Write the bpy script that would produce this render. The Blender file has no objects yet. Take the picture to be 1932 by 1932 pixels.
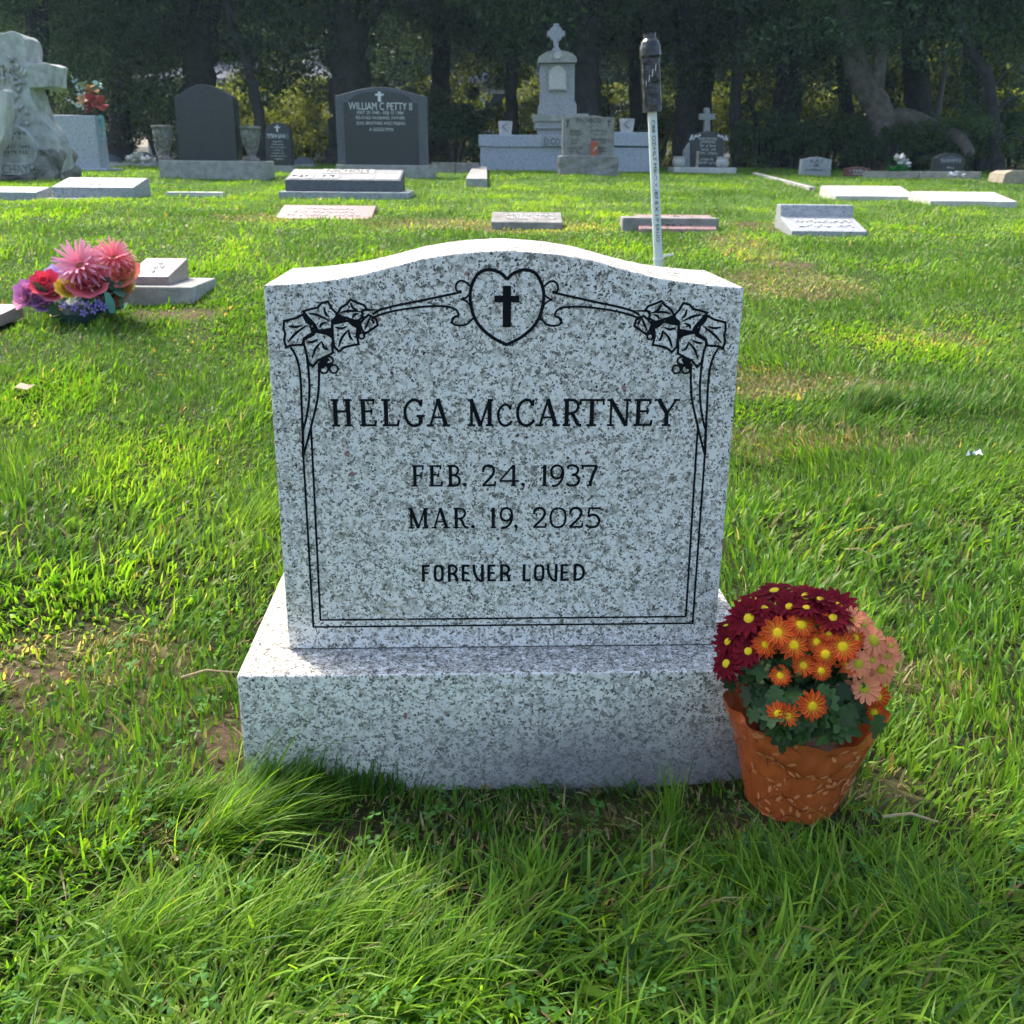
import bpy, bmesh, math, random
import numpy as np
from mathutils import Vector, Matrix
R = math.radians
rng = np.random.default_rng(11)
random.seed(5)
S = bpy.context.scene
COL = S.collection

# ------------------------------------------------------------------ camera, sky, sun, exposure
F_PX, PITCH, ROLL, CAM_Z = 1900.0, R(19.1), R(0.56), 0.836      # focal length in 1932-px units
cam = bpy.data.cameras.new('camera')
cam.sensor_width = 36.0
cam.lens = 36.0 * F_PX / 1932.0
cam.clip_start, cam.clip_end = 0.05, 2000
cam.dof.use_dof = True
cam.dof.focus_distance = 1.34
cam.dof.aperture_fstop = 16.0
camo = bpy.data.objects.new('camera', cam)
COL.objects.link(camo)
camo.matrix_world = (Matrix.Translation((0, 0, CAM_Z)) @ Matrix.Rotation(R(90) - PITCH, 4, 'X')
                     @ Matrix.Rotation(ROLL, 4, 'Z'))
S.camera = camo

SUN_EL, SUN_AZ = R(49), R(-41)                                   # azimuth from +Y towards +X
sunv = Vector((math.sin(SUN_AZ) * math.cos(SUN_EL), math.cos(SUN_AZ) * math.cos(SUN_EL), math.sin(SUN_EL)))
W = bpy.data.worlds.new('World')
S.world = W
W.use_nodes = True
wn, wl = W.node_tree.nodes, W.node_tree.links
wn.clear()
wo = wn.new('ShaderNodeOutputWorld')
wb = wn.new('ShaderNodeBackground')
ws = wn.new('ShaderNodeTexSky')
ws.sky_type = 'NISHITA'
ws.sun_disc = False
ws.sun_elevation, ws.sun_rotation = SUN_EL, SUN_AZ
ws.air_density, ws.dust_density, ws.ozone_density = 1.0, 4.5, 1.0
wb.inputs['Strength'].default_value = 0.15
wl.new(ws.outputs[0], wb.inputs[0])
wl.new(wb.outputs[0], wo.inputs[0])
sun = bpy.data.lights.new('sun', 'SUN')
sun.energy, sun.angle, sun.color = 2.2, R(0.55), (1.0, 0.93, 0.80)
suno = bpy.data.objects.new('sun', sun)
COL.objects.link(suno)
suno.rotation_euler = sunv.to_track_quat('Z', 'Y').to_euler()
S.view_settings.view_transform = 'Standard'
S.view_settings.look = 'None'
S.view_settings.exposure = 1.47
S.view_settings.gamma = 1.0
S.view_settings.use_curve_mapping = False
S.cycles.max_bounces = 6
S.cycles.diffuse_bounces = 3
S.cycles.glossy_bounces = 2
S.cycles.transmission_bounces = 4
S.cycles.use_adaptive_sampling = True
S.cycles.adaptive_threshold = 0.035
S.cycles.transparent_max_bounces = 8
S.cycles.use_denoising = True
S.cycles.volume_bounces = 0
HAZE = 0.001


# ------------------------------------------------------------------ measuring helpers
def ray(u, v):
    """direction (x, z per unit of y) of a photo pixel (1932-px units)."""
    a, b = u - 966.0, v - 966.0
    cr, sr = math.cos(ROLL), math.sin(ROLL)
    a, b = a * cr + b * sr, -a * sr + b * cr
    x, up = a / F_PX, -b / F_PX
    y = math.cos(PITCH) + up * math.sin(PITCH)
    z = up * math.cos(PITCH) - math.sin(PITCH)
    return x / y, z / y


def pt(u, v, Y):
    x, z = ray(u, v)
    return Vector((x * Y, Y, CAM_Z + z * Y))


PY = np.array([-40, -3, .3, .8, 1.3, 2.0, 3.0, 3.8, 5.0, 6.0, 7.0, 8.5, 11, 15, 22, 40, 90, 400.])
PZ = np.array([-2.2, -.25, -.055, -.03, 0.0, .055, .165, .262, .395, .485, .548, .605, .672, .725, .80, .95, 1.6, 6.0])


def _pchip():
    h = np.diff(PY); d = np.diff(PZ) / h
    m = np.zeros(len(PY))
    for i in range(1, len(PY) - 1):
        w1, w2 = 2 * h[i] + h[i - 1], h[i] + 2 * h[i - 1]
        m[i] = (w1 + w2) / (w1 / d[i - 1] + w2 / d[i]) if d[i - 1] * d[i] > 0 else 0
    m[0], m[-1] = d[0], d[-1]
    return m


PM = _pchip()


def prof(y):
    y = np.clip(np.asarray(y, float), PY[0], PY[-1])
    i = np.clip(np.searchsorted(PY, y) - 1, 0, len(PY) - 2)
    h = PY[i + 1] - PY[i]
    t = (y - PY[i]) / h
    return ((2 * t**3 - 3 * t**2 + 1) * PZ[i] + (t**3 - 2 * t**2 + t) * h * PM[i]
            + (-2 * t**3 + 3 * t**2) * PZ[i + 1] + (t**3 - t**2) * h * PM[i + 1])


_nz = {}


def noise(x, y, scale, seed):
    """smooth value in about -1..1 built from a few rotated sine waves (seeded)."""
    if seed not in _nz:
        r = np.random.default_rng(1000 + seed)
        _nz[seed] = (r.uniform(0, 2 * np.pi, 9), r.uniform(0.6, 1.9, 9), r.uniform(0, 2 * np.pi, 9))
    a, k, p = _nz[seed]
    x = np.asarray(x, float) / scale; y = np.asarray(y, float) / scale
    s = 0
    for i in range(9):
        s = s + np.sin(2.2 * k[i] * (x * np.cos(a[i]) + y * np.sin(a[i])) + p[i] + 1.1 * np.sin(k[(i + 3) % 9] * 1.7 * (x * np.sin(a[i]) - y * np.cos(a[i])) + p[(i + 1) % 9]))
    return s / 4.2


def ground(x, y):
    x = np.asarray(x, float); y = np.asarray(y, float)
    fade = np.clip(1.0 - np.abs(y - 12) / 60, .2, 1)
    b = .006 * noise(x, y, .28, 1) * np.clip((np.hypot(x + 0.01, y - 1.4) - .35) / .4, .15, 1) + .012 * noise(x, y, .9, 2) * np.clip((np.hypot(x + 0.01, y - 1.4) - .5) / .8, 0, 1)
    b = b + .014 * noise(x, y, 4.0, 3) * np.clip((y - 3) / 5, 0, 1)
    b = b + .044 * np.exp(-((x - .40)**2 + (y - 1.15)**2) / .009)
    return prof(y) + b * fade


def gp(u, v, ymax=60):
    x, z = ray(u, v)
    ys = np.geomspace(.4, ymax, 4000)
    d = CAM_Z + z * ys - ground(x * ys, ys)
    k = np.argmax(d < 0)
    Y = ys[k] if d[k] < 0 else ymax
    return Vector((x * Y, Y, float(ground(x * Y, Y))))


def gz(x, y):
    return float(ground(x, y))


# ------------------------------------------------------------------ object helpers
def lin(r, g, b):
    f = lambda c: c / 12.92 if c <= .04045 else ((c + .055) / 1.055)**2.4
    return (f(r / 255), f(g / 255), f(b / 255))


def tag(o, label=None, cat=None, group=None, kind=None):
    if label: o['label'] = label
    if cat: o['category'] = cat
    if group: o['group'] = group
    if kind: o['kind'] = kind
    return o


def empty(name, loc=(0, 0, 0), rz=0, parent=None):
    o = bpy.data.objects.new(name, None)
    o.empty_display_size = .05
    COL.objects.link(o)
    o.location = loc
    o.rotation_euler = (0, 0, rz)
    if parent: o.parent = parent
    return o


def link(name, me, mat=None, parent=None, smooth=False):
    if mat is not None and len(me.materials) == 0:
        for m in (mat if isinstance(mat, (list, tuple)) else [mat]): me.materials.append(m)
    if smooth: me.polygons.foreach_set('use_smooth', [True] * len(me.polygons))
    o = bpy.data.objects.new(name, me)
    COL.objects.link(o)
    if parent: o.parent = parent
    return o


class MB:
    def __init__(s): s.v, s.f = [], []

    def add(s, vs, fs):
        n = len(s.v)
        s.v += [tuple(p) for p in vs]
        s.f += [tuple(i + n for i in f) for f in fs]
        return s

    def box(s, x0, x1, y0, y1, z0, z1):
        return s.add([(x0, y0, z0), (x1, y0, z0), (x1, y1, z0), (x0, y1, z0), (x0, y0, z1), (x1, y0, z1), (x1, y1, z1), (x0, y1, z1)],
                     [(0, 3, 2, 1), (4, 5, 6, 7), (0, 1, 5, 4), (1, 2, 6, 5), (2, 3, 7, 6), (3, 0, 4, 7)])

    def prism(s, out, y0, y1):
        """outline in (x, z), counter-clockwise seen from -y, swept from y0 (front) to y1."""
        n = len(out)
        return s.add([(x, y0, z) for x, z in out] + [(x, y1, z) for x, z in out],
                     [tuple(range(n)), tuple(range(2 * n - 1, n - 1, -1))] + [((i + 1) % n, i, n + i, n + (i + 1) % n) for i in range(n)])

    def lathe(s, prof_, n=20, c=(0, 0, 0), cap=True):
        vs, fs = [], []
        for r, z in prof_:
            for k in range(n):
                a = 2 * math.pi * k / n
                vs.append((c[0] + r * math.cos(a), c[1] + r * math.sin(a), c[2] + z))
        for j in range(len(prof_) - 1):
            for k in range(n):
                fs.append((j * n + k, j * n + (k + 1) % n, (j + 1) * n + (k + 1) % n, (j + 1) * n + k))
        if cap:
            fs.append(tuple(range(n - 1, -1, -1)))
            m = (len(prof_) - 1) * n
            fs.append(tuple(m + k for k in range(n)))
        return s.add(vs, fs)

    def tube(s, path, rad, n=8, cap=True):
        path = [Vector(p) for p in path]
        vs, fs = [], []
        up = None
        for i, p in enumerate(path):
            t = (path[min(i + 1, len(path) - 1)] - path[max(i - 1, 0)]).normalized()
            if up is None: up = t.orthogonal().normalized()
            up = (up - t * up.dot(t)).normalized()
            w = t.cross(up)
            r = rad[i] if hasattr(rad, '__len__') else rad
            for k in range(n):
                a = 2 * math.pi * k / n
                vs.append(p + (up * math.cos(a) + w * math.sin(a)) * r)
        for j in range(len(path) - 1):
            for k in range(n):
                fs.append((j * n + k, j * n + (k + 1) % n, (j + 1) * n + (k + 1) % n, (j + 1) * n + k))
        if cap:
            fs.append(tuple(range(n - 1, -1, -1)))
            m = (len(path) - 1) * n
            fs.append(tuple(m + k for k in range(n)))
        return s.add(vs, fs)

    def mesh(s, name, bevel=0, seg=2, recalc=True, rough=0, cuts=0):
        me = bpy.data.meshes.new(name)
        me.from_pydata(s.v, [], s.f)
        if bevel or recalc or rough:
            bm = bmesh.new(); bm.from_mesh(me)
            if recalc: bmesh.ops.recalc_face_normals(bm, faces=bm.faces)
            if bevel:
                ed = [e for e in bm.edges if e.is_manifold and e.calc_face_angle(0) > R(28)]
                bmesh.ops.bevel(bm, geom=ed, offset=bevel, segments=seg, profile=.6, affect='EDGES', clamp_overlap=True)
            if cuts:
                bmesh.ops.triangulate(bm, faces=[f for f in bm.faces if len(f.verts) > 4])
                bmesh.ops.subdivide_edges(bm, edges=bm.edges[:], cuts=cuts, use_grid_fill=True)
            if rough:
                for v in bm.verts:
                    c = v.co * 1.0
                    n = Vector((float(noise(c.x + c.z, c.y * 1.3 + c.z, .11, 31)), float(noise(c.x - c.y, c.z, .12, 32)), float(noise(c.x, c.z + c.y, .1, 33))))
                    v.co += n * rough
            bm.to_mesh(me); bm.free()
        me.update()
        return me

    def obj(s, name, mat, parent=None, bevel=0, seg=2, smooth=False, rough=0, cuts=0):
        o = link(name, s.mesh(name, bevel, seg, True, rough, cuts), mat, parent, smooth)
        return o


def np_mesh(name, verts, faces_flat, sizes, mat, colors=None, smooth=False):
    me = bpy.data.meshes.new(name)
    verts = np.ascontiguousarray(verts, dtype=np.float32)
    me.vertices.add(len(verts))
    me.vertices.foreach_set('co', verts.ravel())
    me.loops.add(len(faces_flat))
    me.loops.foreach_set('vertex_index', np.ascontiguousarray(faces_flat, dtype=np.int32))
    me.polygons.add(len(sizes))
    st = np.concatenate([[0], np.cumsum(sizes)[:-1]]).astype(np.int32)
    me.polygons.foreach_set('loop_start', st)
    if smooth: me.polygons.foreach_set('use_smooth', np.ones(len(sizes), dtype=bool))
    if colors is not None:
        at = me.color_attributes.new('tint', 'FLOAT_COLOR', 'POINT')
        c = np.ones((len(verts), 4), dtype=np.float32); c[:, :3] = colors
        at.data.foreach_set('color', c.ravel())
    me.update(calc_edges=True)
    if mat: me.materials.append(mat)
    return me


def copy_tree(o, parent=None):
    c = o.copy()
    COL.objects.link(c)
    c.parent = parent
    for ch in o.children: copy_tree(ch, c)
    return c


# ------------------------------------------------------------------ materials
def newmat(name):
    m = bpy.data.materials.new(name)
    m.use_nodes = True
    nt = m.node_tree
    b = nt.nodes['Principled BSDF']
    return m, nt, b


def nd(nt, t, **kw):
    n = nt.nodes.new(t)
    for k, v in kw.items():
        if k.startswith('i_'): n.inputs[k[2:].replace('_', ' ')].default_value = v
        else: setattr(n, k, v)
    return n


def ramp(nt, src, stops, interp='LINEAR'):
    r = nt.nodes.new('ShaderNodeValToRGB')
    r.color_ramp.interpolation = interp
    el = r.color_ramp.elements
    while len(el) < len(stops): el.new(.5)
    for e, (p, c) in zip(el, stops):
        e.position = p
        e.color = tuple(c) + (1,) if len(c) == 3 else c
    nt.links.new(src, r.inputs[0])
    return r.outputs[0]


def mixc(nt, fac, a, b, mode='MIX'):
    n = nt.nodes.new('ShaderNodeMix')
    n.data_type, n.blend_type = 'RGBA', mode
    for sock, val in ((n.inputs[0], fac), (n.inputs[6], a), (n.inputs[7], b)):
        if hasattr(val, 'links') or hasattr(val, 'is_linked'): nt.links.new(val, sock)
        elif isinstance(val, (int, float)): sock.default_value = val
        else: sock.default_value = tuple(val) + (1,)
    return n.outputs[2]


def math_(nt, op, a, b=None, clamp=False):
    n = nt.nodes.new('ShaderNodeMath')
    n.operation, n.use_clamp = op, clamp
    for s_, v in ((n.inputs[0], a), (n.inputs[1], b)):
        if v is None: continue
        if isinstance(v, (int, float)): s_.default_value = v
        else: nt.links.new(v, s_)
    return n.outputs[0]


def coords(nt, scale=1.0, distort=0.0, dscale=60.0):
    tc = nd(nt, 'ShaderNodeTexCoord')
    out = tc.outputs['Object']
    if distort:
        n = nd(nt, 'ShaderNodeTexNoise', i_Scale=dscale, i_Detail=2.0)
        nt.links.new(out, n.inputs['Vector'])
        vm = nd(nt, 'ShaderNodeVectorMath', operation='SUBTRACT')
        nt.links.new(n.outputs['Color'], vm.inputs[0]); vm.inputs[1].default_value = (.5, .5, .5)
        vs = nd(nt, 'ShaderNodeVectorMath', operation='SCALE'); nt.links.new(vm.outputs[0], vs.inputs[0]); vs.inputs['Scale'].default_value = distort
        va = nd(nt, 'ShaderNodeVectorMath', operation='ADD'); nt.links.new(out, va.inputs[0]); nt.links.new(vs.outputs[0], va.inputs[1])
        out = va.outputs[0]
    return out


def granite(name, stops, scale=170, fleck=.1, fleckcol=(.03, .03, .03), rough=.45, spec=.4, red=False, bump=.0, stain=None):
    m, nt, b = newmat(name)
    co = coords(nt, distort=.010 * 170 / scale, dscale=scale * .9)
    v1 = nd(nt, 'ShaderNodeTexVoronoi', i_Scale=float(scale)); nt.links.new(co, v1.inputs['Vector'])
    sep = nd(nt, 'ShaderNodeSeparateColor'); nt.links.new(v1.outputs['Color'], sep.inputs[0])
    n1 = nd(nt, 'ShaderNodeTexNoise', i_Scale=scale * .33, i_Detail=3.0, i_Roughness=.6); nt.links.new(co, n1.inputs['Vector'])
    val = math_(nt, 'ADD', math_(nt, 'MULTIPLY', sep.outputs[0], .55), math_(nt, 'MULTIPLY', n1.outputs[0], .9))
    val = math_(nt, 'SUBTRACT', val, .28)
    col = ramp(nt, val, stops)
    if red:
        v4 = nd(nt, 'ShaderNodeTexVoronoi', i_Scale=scale * .42); nt.links.new(co, v4.inputs['Vector'])
        s4 = nd(nt, 'ShaderNodeSeparateColor'); nt.links.new(v4.outputs['Color'], s4.inputs[0])
        big = ramp(nt, s4.outputs[0], [(.70, (0, 0, 0)), (.78, (.55, .55, .55))])
        col = mixc(nt, big, col, (.50, .49, .44))
        big2 = ramp(nt, s4.outputs[1], [(.78, (0, 0, 0)), (.84, (.7, .7, .7))])
        col = mixc(nt, big2, col, (.86, .86, .84))
    v2 = nd(nt, 'ShaderNodeTexVoronoi', i_Scale=scale * 1.9); nt.links.new(co, v2.inputs['Vector'])
    s2 = nd(nt, 'ShaderNodeSeparateColor'); nt.links.new(v2.outputs['Color'], s2.inputs[0])
    n2 = nd(nt, 'ShaderNodeTexNoise', i_Scale=scale * .5, i_Detail=1.0); nt.links.new(co, n2.inputs['Vector'])
    fm = ramp(nt, math_(nt, 'ADD', math_(nt, 'MULTIPLY', s2.outputs[1], .6), math_(nt, 'MULTIPLY', n2.outputs[0], .4)),
              [(.80 - fleck, (0, 0, 0)), (.84 - fleck, (1, 1, 1))])
    col = mixc(nt, fm, col, fleckcol)
    if red:
        v3 = nd(nt, 'ShaderNodeTexVoronoi', i_Scale=34.0); nt.links.new(co, v3.inputs['Vector'])
        s3 = nd(nt, 'ShaderNodeSeparateColor'); nt.links.new(v3.outputs['Color'], s3.inputs[0])
        m1 = math_(nt, 'MULTIPLY', math_(nt, 'GREATER_THAN', s3.outputs[2], .93), math_(nt, 'LESS_THAN', v3.outputs['Distance'], .13))
        col = mixc(nt, math_(nt, 'MULTIPLY', m1, .8), col, (.22, .06, .045))
    if stain: col = stain(nt, col)
    nt.links.new(col, b.inputs['Base Color'])
    b.inputs['Roughness'].default_value = rough
    b.inputs['Specular IOR Level'].default_value = spec
    if bump:
        bp = nd(nt, 'ShaderNodeBump', i_Strength=bump, i_Distance=.002); nt.links.new(n1.outputs[0], bp.inputs['Height'])
        nt.links.new(bp.outputs[0], b.inputs['Normal'])
    return m


def plain(name, col, rough=.6, spec=.3, var=.15, scale=20., bump=0, bscale=60, metallic=0, coat=0):
    m, nt, b = newmat(name)
    co = coords(nt)
    n = nd(nt, 'ShaderNodeTexNoise', i_Scale=float(scale), i_Detail=5.0, i_Roughness=.65); nt.links.new(co, n.inputs['Vector'])
    c = np.array(col)
    out = ramp(nt, n.outputs[0], [(.3, tuple(np.clip(c * (1 - var), 0, 1))), (.7, tuple(np.clip(c * (1 + var), 0, 1)))])
    nt.links.new(out, b.inputs['Base Color'])
    b.inputs['Roughness'].default_value, b.inputs['Specular IOR Level'].default_value = rough, spec
    b.inputs['Metallic'].default_value = metallic
    b.inputs['Coat Weight'].default_value = coat
    if bump:
        n2 = nd(nt, 'ShaderNodeTexNoise', i_Scale=float(bscale), i_Detail=4.0); nt.links.new(co, n2.inputs['Vector'])
        bp = nd(nt, 'ShaderNodeBump', i_Strength=bump, i_Distance=.01); nt.links.new(n2.outputs[0], bp.inputs['Height'])
        nt.links.new(bp.outputs[0], b.inputs['Normal'])
    return m


def leafmat(name, col=None, trans=.35, rough=.45, spec=.35, var=.25, tcol=None, hue=True):
    """thin leaf: diffuse + gloss in front, light coming through from behind; colour varies from leaf to leaf ('tint' if col is None)."""
    m, nt, b = newmat(name)
    out = nt.nodes['Material Output']
    if col is None:
        a = nd(nt, 'ShaderNodeAttribute', attribute_name='tint')
        c = a.outputs['Color']
    else:
        g = nd(nt, 'ShaderNodeNewGeometry'); oi = nd(nt, 'ShaderNodeObjectInfo')
        c = ramp(nt, math_(nt, 'FRACT', math_(nt, 'ADD', g.outputs['Random Per Island'], oi.outputs['Random'])), [(0, tuple(np.array(col) * (1 - var))), (1, tuple(np.array(col) * (1 + var)))])
    nt.links.new(c, b.inputs['Base Color'])
    b.inputs['Roughness'].default_value, b.inputs['Specular IOR Level'].default_value = rough, spec
    t = nd(nt, 'ShaderNodeBsdfTranslucent')
    tc = mixc(nt, 1.0, c, tcol or (1.25, 1.15, .55), 'MULTIPLY')
    nt.links.new(tc, t.inputs[0])
    mx = nd(nt, 'ShaderNodeMixShader'); mx.inputs[0].default_value = trans
    nt.links.new(b.outputs[0], mx.inputs[1]); nt.links.new(t.outputs[0], mx.inputs[2])
    nt.links.new(mx.outputs[0], out.inputs['Surface'])
    return m


def base_stain(nt, col):
    """soil splash and damp along the foot of the base, and a scuffed smear near its right end."""
    tc = nd(nt, 'ShaderNodeTexCoord')
    sp = nd(nt, 'ShaderNodeSeparateXYZ'); nt.links.new(tc.outputs['Object'], sp.inputs[0])
    n = nd(nt, 'ShaderNodeTexNoise', i_Scale=9.0, i_Detail=6.0, i_Roughness=.7); nt.links.new(tc.outputs['Object'], n.inputs['Vector'])
    h = math_(nt, 'ADD', sp.outputs[2], math_(nt, 'MULTIPLY', math_(nt, 'SUBTRACT', n.outputs[0], .5), -.16))
    f = ramp(nt, math_(nt, 'MULTIPLY', h, 5.5), [(.12, (.78, .78, .78)), (.45, (.5, .5, .5)), (.85, (0, 0, 0))])
    fx = ramp(nt, math_(nt, 'ADD', sp.outputs[0], .5), [(.30, (.45, .45, .45)), (.55, (1, 1, 1))])
    f = mixc(nt, 1.0, f, fx, 'MULTIPLY')
    col = mixc(nt, f, col, (.15, .14, .15))
    sc = nd(nt, 'ShaderNodeTexNoise', i_Scale=55.0, i_Detail=8.0, i_Roughness=.8, i_Distortion=2.0); nt.links.new(tc.outputs['Object'], sc.inputs['Vector'])
    f2 = math_(nt, 'MULTIPLY', ramp(nt, sc.outputs[0], [(.55, (0, 0, 0)), (.60, (.5, .5, .5)), (.64, (0, 0, 0))]), f)
    return mixc(nt, f2, col, (.5, .5, .5))


WHITE_STOPS = [(.05, (.90, .875, .82)), (.42, (.84, .815, .76)), (.50, (.64, .62, .55)), (.60, (.40, .385, .33)), (.72, (.20, .195, .17)), (.88, (.06, .06, .055))]
M = {}
M['die'] = granite('white granite', WHITE_STOPS, 270, .085, (.045, .045, .04), rough=.38, spec=.5, red=True)
M['base'] = granite('white granite saw-cut', WHITE_STOPS, 270, .085, (.05, .05, .045), rough=.5, spec=.4, red=True, stain=base_stain)
for nm_, k_ in (('sun_dimmed', .56), ('sun_dimmed_base', .68)): M[nm_] = granite('white granite steeled ' + nm_, [(p_, tuple(k_ * x_ for x_ in c_)) for p_, c_ in WHITE_STOPS], 300, .14, (.09, .09, .085), rough=.8, spec=.2, red=True)  # granite colour scaled down for sunlit top faces, to offset the sun's brightness
M['ink'] = plain('black engraving paint', (.010, .012, .014), .7, .06, .2, 300)
M['joint'] = plain('dark joint', (.02, .02, .022), .8, .1)
GREY = lambda a, b_, c: [(.1, (a,) * 3), (.5, (b_,) * 3), (.75, (c,) * 3)]
M['grey'] = granite('grey granite', [(.1, (.40, .415, .435)), (.5, (.32, .335, .355)), (.8, (.20, .21, .225))], 120, .03, (.08, .08, .09), .5, .4)
M['grey2'] = granite('mid grey granite', [(.1, (.30, .31, .32)), (.5, (.24, .25, .26)), (.8, (.15, .15, .16))], 120, .03, (.06, .06, .06), .5, .4)
M['bluegrey'] = granite('blue grey granite', [(.1, (.44, .47, .53)), (.5, (.36, .39, .45)), (.8, (.24, .26, .30))], 110, .02, (.08, .08, .1), .45, .45)
M['dark'] = granite('dark polished granite', [(.1, (.040, .047, .055)), (.5, (.030, .036, .043)), (.8, (.02, .024, .03))], 150, .0, (.01, .01, .01), .22, .5)
M['darkedge'] = granite('dark carved granite', [(.1, (.12, .13, .15)), (.5, (.09, .10, .12)), (.8, (.06, .07, .08))], 150, .0, (.03, .03, .03), .6, .3)
M['pink'] = granite('pink granite', [(.1, (.40, .25, .225)), (.5, (.34, .205, .185)), (.8, (.23, .13, .12))], 130, .03, (.1, .06, .06), .4, .5)
M['mauve'] = granite('mauve granite', [(.1, (.36, .29, .275)), (.5, (.30, .235, .225)), (.8, (.26, .2, .2))], 130, .03, (.1, .08, .08), .4, .5)
M['redstone'] = granite('red granite', [(.1, (.20, .07, .06)), (.5, (.15, .055, .05)), (.8, (.09, .035, .03))], 130, .02, (.03, .02, .02), .3, .5)
M['concrete'] = plain('weathered concrete', (.33, .325, .305), .85, .2, .3, 14, .5, 80)
M['concrete_dark'] = plain('old grey concrete', (.26, .25, .235), .9, .2, .35, 12, .5, 80)
M['tan'] = plain('tan sandstone', (.36, .30, .23), .9, .2, .3, 18, .5, 60)
M['marble'] = plain('white marble', (.50, .49, .46), .7, .25, .22, 9, .2, 90)
M['oldmarble'] = plain('lichened grey marble', (.40, .42, .40), .9, .2, .38, 9, .9, 45)
M['rock'] = plain('rough rock', (.20, .19, .17), .95, .15, .5, 11, 1.0, 38)
M['silver'] = plain('silver lettering', (.62, .64, .66), .5, .4, .05)
M['gilt'] = plain('pale lettering', (.55, .56, .56), .7, .3, .05)
M['carve'] = plain('shadowed lettering', (.05, .05, .05), .8, .2, .1)
M['bronze'] = plain('plaque field', (.52, .50, .46), .6, .3, .15, 30)
M['pvc'] = plain('pale pvc pipe', (.62, .70, .68), .4, .4, .06, 30)
M['white_plastic'] = plain('white plastic', (.8, .81, .8), .4, .4, .05)
M['brickred'] = plain('red glass votive', (.38, .08, .04), .4, .5, .25, 60)
M['urn'] = plain('mottled urn stone', (.17, .165, .15), .8, .25, .7, 22, .6, 50)
M['whitestone'] = plain('white urn stone', (.46, .46, .44), .8, .2, .15, 20)
M['soil'] = plain('soil', (.10, .065, .042), .95, .1, .5, 30, 1.0, 60)
M['bark'] = plain('bark', (.050, .049, .046), .95, .1, .45, 7, 1.0, 22)
M['bark_pale'] = plain('pale bark', (.16, .145, .125), .95, .1, .45, 8, 1.0, 22)
M['roof'] = plain('grey shingle roof', (.23, .23, .25), .9, .2, .2, 8, .5, 30)
M['stucco'] = plain('house wall', (.42, .38, .33), .9, .2, .1, 5)
M['glassdark'] = plain('window glass', (.03, .035, .04), .1, .5, .1)
M['leaf_dark'] = leafmat('evergreen leaf', (.056, .106, .042), .38, .5, .3, .55)
M['leaf_mid'] = leafmat('tree leaf', (.082, .142, .044), .44, .5, .3, .55)
M['leaf_yellow'] = leafmat('yellowing leaf', (.20, .25, .045), .6, .5, .3, .5)
M['leaf_pale'] = leafmat('pale shrub leaf', (.13, .17, .04), .55, .5, .3, .5)
M['tint'] = leafmat('grass blade', None, .50, .45, .24, tcol=(2.0, 1.95, .75))
M['clover'] = leafmat('clover leaf', None, .35, .7, .08)
M['petal'] = leafmat('petal', None, .22, .7, .12, tcol=(1.05, 1., 1.))
M['mumleaf'] = leafmat('chrysanthemum leaf', (.036, .082, .020), .18, .45, .25, .6)
M['stem'] = plain('green stem', (.08, .13, .05), .6, .3, .2, 80)
M['wrap'] = None


# ------------------------------------------------------------------ ground
def patch(u, v, ru, rv):
    c = gp(u, v); a = gp(u + ru, v); b = gp(u, v - rv); b2 = gp(u, v + rv)
    return c.x, c.y, abs(a.x - c.x), max(.02, abs(b.y - b2.y) / 2)


DRY = [patch(1560, 735, 170, 24) + (.8,), patch(1440, 715, 70, 22) + (.6,), patch(1480, 530, 120, 28) + (.7,), patch(1750, 640, 110, 18) + (.35,),
       patch(1560, 835, 200, 22) + (.55,), patch(1420, 840, 70, 30) + (.5,), patch(1300, 1560, 260, 40) + (.5,), patch(900, 425, 230, 12) + (.75,), patch(1480, 428, 110, 10) + (.6,),
       patch(150, 1240, 190, 60) + (.55,), patch(1400, 470, 70, 26) + (.6,), patch(1740, 1290, 100, 50) + (.45,), patch(470, 412, 80, 8) + (.6,),
       patch(1600, 1480, 120, 30) + (.6,), patch(1250, 1700, 160, 50) + (.3,), patch(620, 820, 40, 20) + (.4,)]
BARE = [patch(35, 1275, 85, 26) + (.75,), patch(60, 1330, 60, 20) + (.55,), patch(425, 1390, 42, 62) + (.75,), patch(395, 1290, 50, 22) + (.4,), patch(335, 592, 85, 9) + (.8,),
        patch(1490, 500, 45, 7) + (.9,), patch(1410, 425, 40, 6) + (.8,), patch(440, 1480, 30, 20) + (.7,), patch(250, 1400, 200, 80) + (.2,), patch(600, 1580, 90, 20) + (.5,), patch(1330, 1425, 8, 6) + (.3,)]


def field(lst, x, y):
    d = np.zeros(np.shape(x))
    for cx, cy, rx, ry, s in lst:
        wob = 1 + .35 * noise(x, y, .12 + .08 * cy, 7)
        q = ((x - cx) / rx)**2 + ((y - cy) / ry)**2
        d = np.maximum(d, s * np.clip(1.6 * (1 - q / (wob * 1.5)), 0, 1))
    return d


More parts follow.
